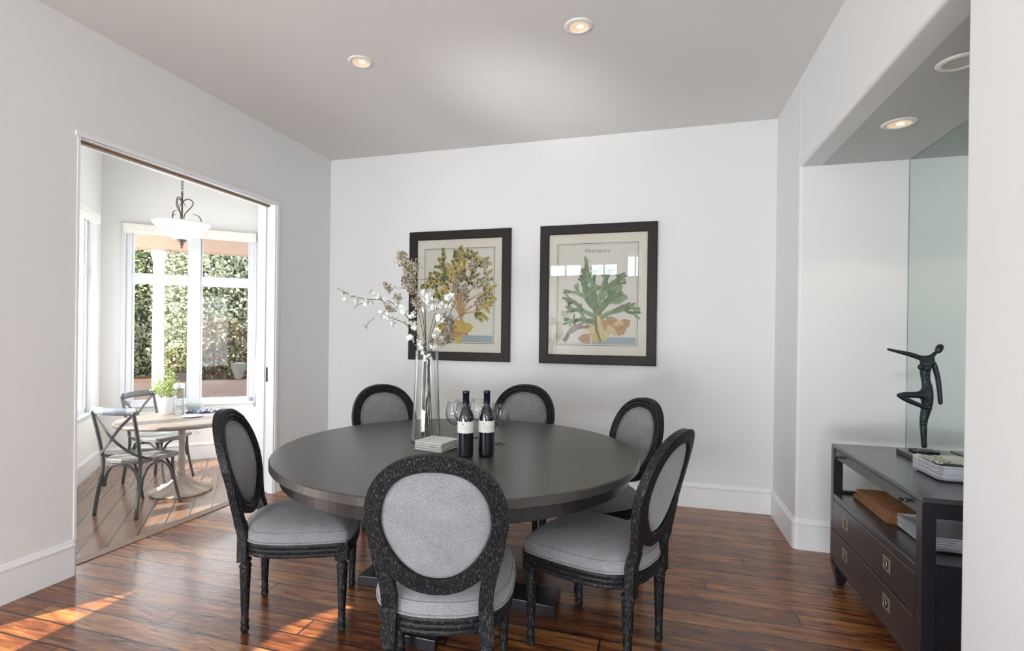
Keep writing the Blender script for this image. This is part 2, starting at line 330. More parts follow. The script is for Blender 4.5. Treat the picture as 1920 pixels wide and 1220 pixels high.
    def build(s, name, mats, parent=None, bevel=0):
        me = bpy.data.meshes.new(name); me.from_pydata(s.v, [], s.f)
        for m in (mats if isinstance(mats, (list, tuple)) else [mats]): me.materials.append(m)
        me.polygons.foreach_set('material_index', s.m); me.polygons.foreach_set('use_smooth', s.sm); me.update()
        o = bpy.data.objects.new(name, me); C.objects.link(o)
        if parent is not None: o.parent = parent
        if bevel:
            b = o.modifiers.new('edge', 'BEVEL'); b.width = bevel; b.segments = 2; b.limit_method = 'ANGLE'; b.angle_limit = R(40)
        return o
def tag(o, label=None, cat=None, group=None, kind=None):
    if label: o['label'] = label
    if cat: o['category'] = cat
    if group: o['group'] = group
    if kind: o['kind'] = kind
    return o
def empty(name, loc=(0, 0, 0), rz=0, **k):
    o = bpy.data.objects.new(name, None); C.objects.link(o); o.location = loc; o.rotation_euler = (0, 0, rz); o.empty_display_size = .1
    return tag(o, **k)
def copy_tree(o, parent=None):
    c = o.copy(); C.objects.link(c)
    if parent is not None: c.parent = parent
    for ch in [x for x in bpy.data.objects if x.parent == o]: copy_tree(ch, c)
    return c
def struct(name, mb, mats, parent=None, bevel=0):
    o = mb.build(name, mats, parent, bevel)
    if parent is None: o['kind'] = 'structure'
    return o
def spline(pts, n=8, closed=False):
    P = [Vector(p) for p in pts]; out = []; N = len(P)
    rng = range(N if closed else N-1)
    for i in rng:
        if closed: a, b, c, d = P[i-1], P[i], P[(i+1) % N], P[(i+2) % N]
        else: a, b, c, d = P[max(i-1, 0)], P[i], P[i+1], P[min(i+2, N-1)]
        for k in range(n):
            t = k/n; out.append(.5*((2*b)+(c-a)*t+(2*a-5*b+4*c-d)*t*t+(3*b-a-3*c+d)*t**3))
    if not closed: out.append(P[-1])
    return out

# ---------------------------------------------------------------- the room
XL, XR, YB, ZC = -3.042, .889, 4.4565, 3.028
YJ1, YJ2, ZH = 2.108, 3.697, 2.421
YN, YNEAR, ZS, XM = 3.788, 1.905, 2.4515, 1.486
T = .14
XE, ZG, YG = 4.2, 4.2, -.9
f = MB(); f.box((XL-.13, REAR-.1, -.18), (XE, YB+.1, 0)); struct('floor', f, m_floor)
f = MB(); f.box((XL-T, YG, ZC), (XR+.0, YB+.15, ZC+.12)); struct('ceiling', f, m_ceil)
f = MB(); f.box((XL-T, REAR-.1, ZG), (XE, YG+.12, ZG+.12)); struct('ceiling', f, m_ceil)
# back wall
f = MB(); f.box((XL-T, YB, 0), (XR+T, YB+.14, ZC)); struct('wall_back', f, m_wall)
# left wall: doorway, a low window and a high window behind the camera, open side to the living room beyond
def wall_with_holes(lo_s, hi_s, z0, z1, holes, place):
    ss = sorted({lo_s, hi_s}|{h[0] for h in holes}|{h[1] for h in holes}); zs = sorted({z0, z1}|{h[2] for h in holes}|{h[3] for h in holes})
    mb = MB()
    for i in range(len(ss)-1):
        for j in range(len(zs)-1):
            cs, cz = (ss[i]+ss[i+1])/2, (zs[j]+zs[j+1])/2
            if any(h[0] < cs < h[1] and h[2] < cz < h[3] for h in holes): continue
            place(mb, ss[i], ss[i+1], zs[j], zs[j+1])
    return mb
LOWWIN = (.30, 1.31, .02, 1.0); HIGHWIN = (-1.3, -.27, 2.28, 2.79)
mb = wall_with_holes(REAR-.1, YB, 0, ZC, [(YJ1, YJ2, 0, ZH), LOWWIN, HIGHWIN, (-4.3, -1.9, .1, 2.5)], lambda m, a, b, c, d: m.box((XL-T, a, c), (XL, b, d)))  # last hole: unseen window added to light the near wall and niche
mb.box((XL-T, REAR-.1, ZC), (XL, YG+.12, ZG)); struct('wall_left', mb, m_wall)
# pocket-door hardware in the doorway
f = MB()
f.box((XL-.155, YJ1, ZH-.012), (XL+.006, YJ2, ZH+.0)); 
f.box((XL-.004, YJ1-.012, ZH-.012), (XL+.010, YJ2+.03, ZH+.012))
f.box((XL+.006, YJ1-.010, ZH+.012), (XL+.012, YJ2+.034, ZH+.018))
struct('trim_1', f, m_trim)
f = MB(); f.box((XL-.085, YJ1+.01, ZH-.026), (XL-.055, YJ2-.012, ZH-.012)); struct('trim_2', f, m_track)
f = MB()
f.box((XL-.155, YJ2-.020, 0), (XL-.092, YJ2+.0, ZH-.012)); f.box((XL-.052, YJ2-.020, 0), (XL+.004, YJ2, ZH-.012))
f.box((XL, YJ2-.004, 0), (XL+.012, YJ2+.022, ZH+.012)); f.box((XL, YJ2+.026, 0), (XL+.006, YJ2+.034, ZH+.018))
struct('trim_3', f, m_trim)
f = MB(); f.box((XL-.155, YJ1, 0), (XL+.004, YJ1+.014, ZH-.012)); struct('trim_4', f, m_trim)
dr = MB(); dr.box((XL-.089, YJ2-.010, .01), (XL-.055, YJ2+.0, ZH-.014)); door = struct('door_1', dr, m_trim)
h = MB(); h.cbox((XL-.081, YJ2-.013, .93), (XL-.063, YJ2-.009, 1.05), .002); h.box((XL-.077, YJ2-.0135, .945), (XL-.067, YJ2-.0125, .99), 1); h.box((XL-.077, YJ2-.0135, 1.0), (XL-.067, YJ2-.0125, 1.035), 1)
h.build('door_latch', [m_darkm, m_dark], door)
# threshold strip and step down to the nook
f = MB(); f.box((XL-.185, YJ1, -.16), (XL-.105, YJ2, .005)); struct('trim_5', f, m_thresh)
# right side: short wall, header over niche, near wall
def rounded_wall(mb, x0, x1, y0, y1, z0, z1, edge, r=.018):       # vertical wall whose free end at x0 has a bullnose corner
    poly = []
    if edge == 'lo':
        poly = [(x1, y1), (x0, y1)]+[(x0+r-r*math.cos(a), y0+r-r*math.sin(a)) for a in [R(t) for t in (0, 22, 45, 68, 90)]]+[(x1, y0)]
    else:
        poly = [(x0, y0), (x1, y0), (x1, y1)]+[(x0+r-r*math.sin(a), y1-r+r*math.cos(a)) for a in [R(t) for t in (0, 22, 45, 68, 90)]]
    mb.prism(poly, z0, z1)
f = MB(); rounded_wall(f, XR, XM+.12, YN, YB, 0, ZC, 'lo'); struct('wall_right', f, m_wall)
f = MB(); rounded_wall(f, XR, XM+.12, YG, YNEAR, 0, ZC, 'hi'); struct('wall_right', f, m_wall)
f = MB(); f.box((XL, YG, ZC+.12), (XE, YG+.12, ZG)); f.box((XR, YG, 0), (XE, YG+.12, ZC+.12)); struct('wall_great_room', f, m_wall)
f = MB(); f.box((XE, REAR-.1, 0), (XE+.1, YG+.12, ZG+.12)); struct('wall_great_room', f, m_wall)
f = MB()
r = .018; sec = [(XR, ZC), (XR+.12, ZC), (XR+.12, ZS)]+[(XR+r-r*math.sin(R(t)), ZS+r-r*math.cos(R(t))) for t in (0, 22, 45, 68, 90)]
f.prism(sec, YNEAR, YN, fn=lambda p: Vector((p.x, p.z, p.y))); struct('wall_niche_header', f, m_wall)
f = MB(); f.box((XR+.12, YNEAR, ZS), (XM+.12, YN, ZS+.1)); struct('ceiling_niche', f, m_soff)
f = MB(); f.box((XM+.006, YNEAR, 0), (XM+.12, YN, ZS)); struct('wall_niche_back', f, m_wall)
mr = empty('wall_mirror', (XM, (YNEAR+YN)/2, 1.3), label='tall frameless mirror covering the back of the wall niche behind the sideboard', cat='mirror')
f = MB(); f.box((0, (YNEAR-YN)/2+.004, -1.1), (.0055, (YN-YNEAR)/2-.004, ZS-1.303)); f.build('mirror_glass', m_mirror, mr)
f = MB(); f.box((-.001, (YN-YNEAR)/2-.004, -1.1), (.0055, (YN-YNEAR)/2-.001, ZS-1.303)); f.build('edge_strip', m_mirredge, mr)
# rear wall with high windows, plus a large and a low one added for fill light, and the far living room wall
wins = [(.65, 3.15, .15, 2.55), (-2.65, -1.75, 2.84, 3.22), (-1.6, -.85, 2.84, 3.22), (-.70, -.22, 2.80, 3.55), (-2.9, .5, .05, .60)]
mb = wall_with_holes(XL-T, XE, 0, ZG, wins, lambda m, a, b, c, d: m.box((a, REAR-.1, c), (b, REAR, d)))
struct('wall_rear', mb, m_wall)
for i, (a, b, c, d) in enumerate(wins):
    f = MB()
    for (p, q) in (((a, c), (a+.06, d)), ((b-.06, c), (b, d)), ((a, c), (b, c+.06)), ((a, d-.06), (b, d)), (((a+b)/2-.02, c), ((a+b)/2+.02, d))):
        f.box((p[0], REAR-.08, p[1]), (q[0], REAR-.02, q[1]))
    struct('window_%d' % (i+1), f, m_trim)
# baseboards: tall board with a moulded cap
BBP = [(0, 0), (.016, 0), (.016, .152), (.0165, .158), (.022, .163), (.022, .172), (.012, .180), (.010, .190), (.004, .196), (0, .196)]
def baseboard(name, path, z=0, mats=None, prof=BBP):
    mb = MB(); n = len(path); fr = []
    for i, p in enumerate(path):
        p = Vector((p[0], p[1], z)); d1 = (Vector(path[i])-Vector(path[i-1])).normalized() if i > 0 else None
        d2 = (Vector(path[i+1])-Vector(path[i])).normalized() if i < n-1 else None
        d1 = d1 or d2; d2 = d2 or d1
        n1 = Vector((-d1.y, d1.x)); n2 = Vector((-d2.y, d2.x)); nn = (n1+n2); nn = nn/ (nn.length_squared/2) if nn.length > 1e-6 else n1
        fr.append((p, Vector((nn.x, nn.y, 0)), Vector((0, 0, 1))))
    mb.sweep(fr, prof); return struct(name, mb, mats or m_trim)
r = .018
corner = [(XR+r-r*math.cos(R(t)), YN+r-r*math.sin(R(t))) for t in (90, 45, 0)]
baseboard('baseboard_back', [(XR, YB), (XL, YB)])
baseboard('baseboard_right', [(XM, YN)]+corner+[(XR, YB)])
baseboard('baseboard_right', [(XR, YG), (XR, YNEAR-.018)])
baseboard('baseboard_left', [(XL, YB), (XL, YJ2+.034)])
baseboard('baseboard_left', [(XL, YJ1), (XL, 1.27+.03)])

# ---------------------------------------------------------------- breakfast nook shell (turned 41.5 degrees)
UC = 1.558
def nfn(p): return NB + NU*p.x + NV*p.y + Vector((0, 0, p.z))
tJ = 3.97       # along the side wall until the dining wall
f = MB()
pg = [(NB.x, NB.y), (nk(UC, 0, 0).x, nk(UC, 0, 0).y), (XL-.13, 3.70), (XL-.13, 1.0), (-3.6, 1.0)]
pg = [(NB-NU*.1+NV*.1), nk(UC+.1, .1, 0), Vector((XL-.125, 4.0, 0)), Vector((XL-.125, 1.35, 0)), nk(-.1, -3.9, 0)]
f.prism([(p.x, p.y) for p in pg], NZ-.05, NZ); struct('floor', f, m_nfloor)
f = MB(); f.prism([(p.x, p.y) for p in pg], 3.45, 3.55); struct('ceiling', f, m_nwall)
WZ0, WZ1 = .50, 2.53
k11 = 1.111
W1 = (.225, 1.53, WZ0, WZ1)
mb = wall_with_holes(-.12, UC+.12, NZ, 3.45, [W1], lambda m, a, b, c, d: m.box((a, 0, c), (b, .12, d), fn=nfn))
struct('wall_nook_window', mb, m_nwall)
SIDE = [(-1.72, -.42, WZ0, WZ1), (-2.62, -1.80, WZ0, WZ1)]
mb = wall_with_holes(-3.86, 0, NZ, 3.45, SIDE, lambda m, a, b, c, d: m.box((-.12, a, c), (0, b, d), fn=nfn))
struct('wall_nook_side', mb, m_nwall)
mb = MB(); mb.box((UC, -2.08, NZ), (UC+.12, 0, 3.45), fn=nfn); struct('wall_nook_side', mb, m_nwall)
mb = MB(); mb.box((XL-T-.02, 1.25, ZH), (XL-T, YJ2+.3, 3.45)); mb.box((XL-T-.02, YJ2, NZ), (XL-T, YJ2+.3, ZH)); mb.box((XL-T-.02, 1.25, NZ), (XL-T, YJ1, ZH)); struct('wall_nook_inner', mb, m_nwall)
m_ntrim_shaded = mat('nook_window_paint', (.70, .71, .73), .4, var=.01)  # trim white darkened, shade on the window frames put into the colour
def nook_window(name, to, a, b, c, d, split, rail):
    mb = MB()
    def bx(p0, p1, q0, q1, y0, y1, mi=0): mb.cbox((p0, y0, q0), (p1, y1, q1), .004, mi, fn=to)
    fw = .055
    bx(a, a+fw, c, d, .02, .09); bx(b-fw, b, c, d, .02, .09); bx(a, b, c, c+fw, .02, .09); bx(a, b, d-fw, d, .02, .09)
    for s in split: bx(s-.058, s+.058, c, d, .005, .09)
    cells = [a+fw]+[v for s in split for v in (s-.058, s+.058)]+[b-fw]
    for i in range(0, len(cells), 2):
        l_, r_ = cells[i], cells[i+1]
        bx(l_, r_, rail-.056, rail+.056, .02, .09); bx(l_, l_+.018, c, d, .035, .08); bx(r_-.018, r_, c, d, .035, .08)
    for (p0, p1, q0, q1) in ((a-.045, a, c-.06, d+.02), (b, b+.02, c-.06, d+.02), (a-.045, b+.02, c-.06, c)): bx(p0, p1, q0, q1, -.014, .0)
    bx(a-.05, b+.025, c-.018, c+.004, -.04, .03)
    o = struct(name, mb, m_ntrim_shaded)
    g = MB(); g.box((a+.02, .055, c+.02), (b-.02, .058, d-.02), fn=to); g.build('pane', m_wpane, o); return o
nook_window('window_6', nfn, *W1, [.896], 1.936)
sfn = lambda p: NB + NU*(-p.y) + NV*p.x + Vector((0, 0, p.z))
nook_window('window_8', sfn, *SIDE[0], [-1.07], 1.936)
nook_window('window_9', sfn, *SIDE[1], [-2.21], 1.936)
def blind(to, a, b, label, fl):
    e = empty('roller_blind', label=label, cat='blind', group='rolled-up blinds on the nook windows')
    m = MB(); m.cbox((a, -.075, 2.44), (b, -.012, 2.535), .008, fn=to); m.build('cassette', m_blind, e)
    m = MB(); m.cbox((a+.02, -.052, 2.425), (b-.02, -.036, 2.441), .003, fn=to); m.build('hem_bar', m_blind, e)
    if fl:
        m = MB(); m.tube([to(Vector((a-.012, -.04, z))) for z in (2.44, 2.0, 1.5, 1.16)], .0018, 5); m.ball(to(Vector((a-.012, -.04, 1.15))), .012); m.ball(to(Vector((a-.012, -.04, 1.115))), .012); m.build('pull_chain', m_blind, e)
blind(nfn, .205, 1.545, 'cream roller blind cassette above the garden window in the breakfast nook', True)
blind(sfn, -1.75, -.37, 'cream roller blind cassette above the side window of the nook, beyond the doorway jamb', False)
b2 = [(x, z) for x, z in BBP]
def nb(u, v): p = nk(u, v, 0); return (p.x, p.y)
baseboard('baseboard_nook', [nb(UC, -2.05), nb(UC, 0), nb(0, 0), nb(0, -3.8)], NZ, prof=b2)

def outlet(name, to, label):
    e = empty(name, label=label, cat='power outlet')
    m = MB(); m.cbox((-.036, -.006, -.058), (.036, 0, .058), .003, fn=to); m.build('cover_plate', m_plate, e)
    for s in (-1, 1):
        m = MB(); m.lathe([(.017, 0), (.017, .003), (.0, .003)], seg=16, fn=lambda p: to(Vector((p.x, -.006-p.z, p.y*.85+s*.021))), cap=False)
        m.build('socket', m_plate, e)
        m = MB()
        for dx in (-.006, .006): m.box((dx-.001, -.0095, s*.021-.002), (dx+.001, -.0088, s*.021+.007), fn=to)
        m.build('slot', m_dark, e)
outlet('power_outlet', lambda p: Vector((.195+p.x, YB+p.y, .375+p.z)), 'white wall outlet low on the back wall, half hidden by a dining chair')
outlet('power_outlet', lambda p: nfn(Vector((.952+p.x, p.y, .19+p.z))), 'white wall outlet under the garden window in the breakfast nook')

# recessed lights
def downlight(x, y, z, label, lit, tilt=0):
    e = empty('recessed_ceiling_light', (x, y, z), tilt, label=label, cat='ceiling light', group='recessed ceiling lights')
    m = MB(); m.lathe([(.052, -.001), (.052, -.006), (.060, -.008), (.074, -.005), (.078, -.0005), (.078, .0)], seg=40, cap=False); m.build('trim_ring', m_lampw, e)
    m = MB(); m.lathe([(.053, -.005), (.050, -.003), (.046, -.002), (.040, -.0015), (.0, -.0012)], seg=32, cap=False); m.build('reflector', m_lampin if lit else m_lampoff, e)
    if lit:
        m = MB(); m.lathe([(.0, -.0052), (.014, -.0048), (.018, -.002)], (0.008, 0.006, 0), 20, cap=False); m.build('bulb', mat('bulb_glow', (1, .9, .7), .3, emit=((1, .90, .70), 2.5)), e)
        l = bpy.data.lights.new('downlight_glow', 'SPOT'); l.energy = 6; l.color = (1, .82, .6); l.spot_size = R(100); l.shadow_soft_size = .04
        lo = bpy.data.objects.new('downlight_glow', l); C.objects.link(lo); lo.parent = e; lo.location = (0, 0, -.02)
downlight(-.412, 2.854, ZC, 'lit recessed light in the main ceiling closer to the niche', True)
downlight(-1.764, 2.878, ZC, 'lit recessed light in the main ceiling closer to the nook doorway', True)
downlight(1.184, 3.142, ZS, 'lit recessed light in the niche ceiling above the sculpture', True)
downlight(1.148, 2.509, ZS, 'unlit recessed light in the niche ceiling, cut by the near wall edge', False)

# ---------------------------------------------------------------- pictures
rnd = random.Random(3)
def strip2d(mb, pts, ws, y, mi):
    n = len(pts); L = []; Rr = []
    for i, p in enumerate(pts):
        t = (Vector(pts[min(i+1, n-1)])-Vector(pts[max(i-1, 0)])).normalized(); nn = Vector((-t.y, t.x))
        L.append(Vector(p)+nn*ws[i]); Rr.append(Vector(p)-nn*ws[i])
    t = (Vector(pts[-1])-Vector(pts[-2])).normalized(); tip = Vector(pts[-1])+t*ws[-1]
    vs = [(a.x, y, a.y) for a in L]+[(tip.x, y, tip.y)]+[(a.x, y, a.y) for a in reversed(Rr)]
    m = len(vs); fs = [(i, i+1, m-2-i, m-1-i) for i in range(n-1)]+[(n-1, n, n+1)]
    mb.add(vs, [tuple(reversed(q)) for q in fs], mi)
def coral(mb, p, ang, ln, wd, depth, y, mis, spread=28, keep=.78, dense=3, blunt=.75):
    q = p+Vector((math.cos(ang), math.sin(ang)))*ln; mid = (p+q)/2+Vector((rnd.uniform(-1, 1), rnd.uniform(-1, 1)))*ln*.08
    yy = y-rnd.random()*.0006
    strip2d(mb, [p, mid, q], [wd, wd*.9, wd*blunt], yy, rnd.choice(mis))
    strip2d(mb, [p+Vector((wd*.3, 0)), mid+Vector((wd*.35, 0)), q], [wd*.12, wd*.16, wd*.1], yy-.0002, mis[0])
    if depth <= 0: return
    for k in range(dense):
        a = ang+R(rnd.uniform(-spread, spread))+R((k-(dense-1)/2)*spread*1.1)
        s = p+(q-p)*rnd.uniform(.55, 1.0)
        coral(mb, s, a, ln*rnd.uniform(keep-.12, keep+.08), wd*.80, depth-1, y, mis, spread, keep, dense, blunt)
def lobed(mb, p, ang, ln, wd, y, mi, mi2):
    d = Vector((math.cos(ang), math.sin(ang))); nn = Vector((-d.y, d.x)); yy = y-rnd.random()*.0008
    strip2d(mb, [p, p+d*ln*.5, p+d*ln], [wd*.25, wd*.55, wd*.4], yy, mi)
    for k in range(5):
        t = .2+.17*k
        for sgn in (-1, 1):
            a = ang+sgn*R(38-4*k); dd = Vector((math.cos(a), math.sin(a))); s = p+d*ln*t
            strip2d(mb, [s, s+dd*ln*(.30-.02*k)], [wd*.26, wd*.20], yy-.0001*k, mi if (k+sgn) % 2 else mi2)
def picture(name, x0, x1, z0, z1, label, which, word):
    cx, cz = (x0+x1)/2, (z0+z1)/2; W, Hh = (x1-x0)/2, (z1-z0)/2; fw = .078
    e = empty(name, (cx, YB, cz), label=label, cat='framed print', group='framed coral prints on the back wall')
    for (nm, a, b, c, d) in (('frame', 0, 0, 0, 0),):
        m = MB(); prof = [(0, 0), (0, .032), (.006, .036), (fw-.006, .036), (fw, .031), (fw, .008), (fw-.004, 0)]
        cor = [(-W, -Hh), (W, -Hh), (W, Hh), (-W, Hh)]; dirs = [(1, 1), (-1, 1), (-1, -1), (1, -1)]
        m.sweep([(Vector((x, 0, z)), Vector((dx, 0, dz)), Vector((0, -1, 0))) for (x, z), (dx, dz) in zip(cor, dirs)], prof, closed=True)
        m.build('frame', m_frame, e)
    iw, ih = W-fw+.004, Hh-fw+.004
    m = MB(); m.box((-iw, -.012, -ih), (iw, -.008, ih)); m.build('backing_paper', m_mat, e)
    m = MB(); Y = -.0126
    bw, bh = iw-.075, ih-.085; bt = .02
    m.add([(-bw, Y, -bh), (bw, Y, -bh), (bw, Y, bh), (-bw, Y, bh)], [(0, 1, 2, 3)], 0)
    def line(xa, za, xb, zb, w_, mi=1, yy=Y-.0003):
        if xa == xb: m.add([(xa-w_, yy, za), (xa+w_, yy, za), (xa+w_, yy, zb), (xa-w_, yy, zb)], [(0, 1, 2, 3)], mi)
        else: m.add([(xa, yy, za-w_), (xb, yy, za-w_), (xb, yy, za+w_), (xa, yy, za+w_)], [(0, 1, 2, 3)], mi)
    for o_, w_ in ((0, .0022), (.012, .0008)):
        line(-bw+o_, -bh+o_, bw-o_, -bh+o_, w_); line(-bw+o_, bh-o_, bw-o_, bh-o_, w_); line(-bw+o_, -bh+o_, -bw+o_, bh-o_, w_); line(bw-o_, -bh+o_, bw-o_, bh-o_, w_)
    Y2 = Y-.0012
    sea = (.0)
    m.add([(-bw*.1, Y-.0004, -bh+.013), (bw-.014, Y-.0004, -bh+.013), (bw-.014, Y-.0004, -bh+.07), (-bw*.1, Y-.0004, -bh+.07)], [(0, 1, 2, 3)], 5)
    if which == 0:      # yellow lobed sea plant on a rock
        base = Vector((.03, -bh+.20))
        for k in range(14):
            a = R(rnd.uniform(0, 360)); strip2d(m, [Vector((-.09, -bh+.09))+Vector((rnd.uniform(-.13, .16), rnd.uniform(-.06, .06))), Vector((-.05, -bh+.10))+Vector((rnd.uniform(-.10, .16), rnd.uniform(-.05, .09)))], [.045, .04], Y2+.0006-.00004*k, 2 if k % 3 else 4)
        tops = []
        for k, (dx, dz) in enumerate([(-.28, .50), (-.17, .62), (-.05, .66), (.08, .64), (.20, .60), (.28, .47), (.31, .33), (.25, .19), (-.30, .36), (.0, .48), (-.14, .45), (.14, .46), (.20, .10), (-.2, .22)]):
            q = Vector((dx*.92, -bh+.20+dz*.87)); mid = base*.5+q*.5+Vector((-(dx)*.25, .02))
            pts = [v.xy for v in spline([(base.x, base.y, 0), (mid.x, mid.y, 0), (q.x, q.y, 0)], 5)]
            strip2d(m, pts, [.010-.0006*i for i in range(len(pts))], Y2-.00003*k, 4)
            for j in range(6):
                a = math.atan2(q.y-mid.y, q.x-mid.x)+R(rnd.uniform(-75, 75)); s = mid+(q-mid)*rnd.uniform(.45, 1.05)
                lobed(m, s, a, rnd.uniform(.085, .13), .030, Y2-.0006-.00002*j, rnd.choice([2, 3, 6]), rnd.choice([2, 3, 2]))
    else:               # green branching coral on an ochre rock, small brown coral beside it
        for k in range(18):
            c = Vector((rnd.uniform(-.08, .20), -bh+rnd.uniform(.05, .20))); strip2d(m, [c, c+Vector((rnd.uniform(-.08, .1), rnd.uniform(-.02, .08)))], [.042, .038], Y2+.0006-.00004*k, (4, 4, 6)[k % 3])
        coral(m, Vector((-.27, -bh+.03)), R(62), .11, .018, 3, Y2, [7, 8], 30, .80, 2)
        for px_, pz_, a, l_, w_ in ((.0, .17, 92, .20, .040), (.0, .30, 130, .15, .024), (.02, .28, 50, .16, .024), (-.01, .24, 155, .15, .022), (.02, .22, 28, .15, .022), (.0, .34, 104, .16, .024), (.01, .34, 74, .16, .024), (-.02, .20, 172, .12, .020), (.04, .38, 60, .15, .02), (-.03, .38, 118, .14, .02)):
            coral(m, Vector((px_, -bh+pz_)), R(a), l_, w_, 3, Y2-.0008, [9, 3, 10], 34, .72, 2, .85)
        for k in range(7): strip2d(m, [Vector((.02+rnd.uniform(-.06, .06), -bh+.04)), Vector((.02+rnd.uniform(-.03, .03), -bh+.14)), Vector((.01+rnd.uniform(-.02, .02), -bh+.24))], [.026, .020, .012], Y2-.0016-.00008*k, (2, 9, 6, 10)[k % 4])
    art = m.build('botanical_print', [m_paper, m_ink, mat('ochre_ink', (.50, .36, .06), .8, var=.4, scale=40), mat('olive_ink', (.15, .18, .07), .8, var=.4, scale=40), mat('brown_ink', (.40, .24, .10), .8, var=.4, scale=30),
                               mat('sea_ink', (.28, .34, .35), .8, var=.3, scale=80, stretch=(1, 1, 12)), mat('pale_ochre_ink', (.55, .44, .18), .8, var=.3, scale=30), mat('umber_ink', (.16, .11, .07), .8, var=.4, scale=40),
                               mat('tan_ink', (.30, .24, .15), .8, var=.3, scale=40), mat('green_ink', (.07, .15, .06), .8, var=.4, scale=40), mat('pale_green_ink', (.20, .31, .15), .8, var=.3, scale=40)], e)
    tx = bpy.data.curves.new('lettering', 'FONT'); tx.body = word; tx.size = .046; tx.align_x = 'CENTER'; tx.space_character = 1.15; tx.materials.append(m_ink); tx.shear = .2
    to = bpy.data.objects.new('lettering', tx); C.objects.link(to); bpy.context.view_layer.update()
    me = bpy.data.meshes.new_from_object(to.evaluated_get(bpy.context.evaluated_depsgraph_get())); bpy.data.objects.remove(to)
    to = bpy.data.objects.new('lettering', me); C.objects.link(to); to.parent = e; to.location = (0, Y-.0012, bh-.075); to.rotation_euler = (R(90), 0, 0); to.scale = (.9, .9, .9)
    m = MB(); m.box((-iw, -.022, -ih), (iw, -.0205, ih)); m.build('glass_pane', m_pane, e)
picture('framed_print', -2.1757, -1.2063, 1.1111, 2.2835, 'dark-framed print of a yellow leafy sea plant, behind the flower vase', 0, 'Fucus')
picture('framed_print', -.9438, .0209, 1.1111, 2.2835, 'dark-framed print of a green branching coral, hung closer to the niche', 1, 'Madrepora')

# ---------------------------------------------------------------- dining table
TC = Vector((-.972, 2.587, 0)); TR = .9166; TZ = .7625
tb = empty('round_dining_table', TC, label='large round black dining table on a cross-shaped pedestal base', cat='dining table')
m = MB(); m.lathe([(0.0, TZ-.040), (TR-.006, TZ-.040), (TR, TZ-.036), (TR, TZ-.005), (TR-.005, TZ), (.0, TZ)], seg=128, cap=False, smooth=False)
top = m.build('tabletop', m_table, tb); 
m = MB(); m.lathe([(TR-.075, TZ-.040), (TR-.047, TZ-.040), (TR-.047, TZ-.103), (TR-.050, TZ-.106), (TR-.075, TZ-.106)], seg=128, closed=True, smooth=False); m.build('apron', m_tablee, tb)
m = MB(); m.cbox((-.16, -.16, .12), (.16, .16, .60), .012); m.cbox((-.20, -.20, .09), (.20, .20, .135), .01); m.cbox((-.19, -.19, .59), (.19, .19, .625), .01); m.cbox((-.28, -.28, .62), (.28, .28, TZ-.040), .01); m.build('pedestal', m_tablee, tb)
m = MB()
for k in range(4):
    c_, s_ = math.cos(k*math.pi/2), math.sin(k*math.pi/2)
    pts = [(.06, -.082), (.20, -.080), (.36, -.084), (.53, -.102), (.53, .102), (.36, .084), (.20, .080), (.06, .082)]
    m.prism([(x*c_-y*s_, x*s_+y*c_) for x, y in pts], .0, .052)
m.cbox((-.24, -.24, .05), (.24, .24, .092), .008)
m.build('base', m_dress, tb, bevel=.004)

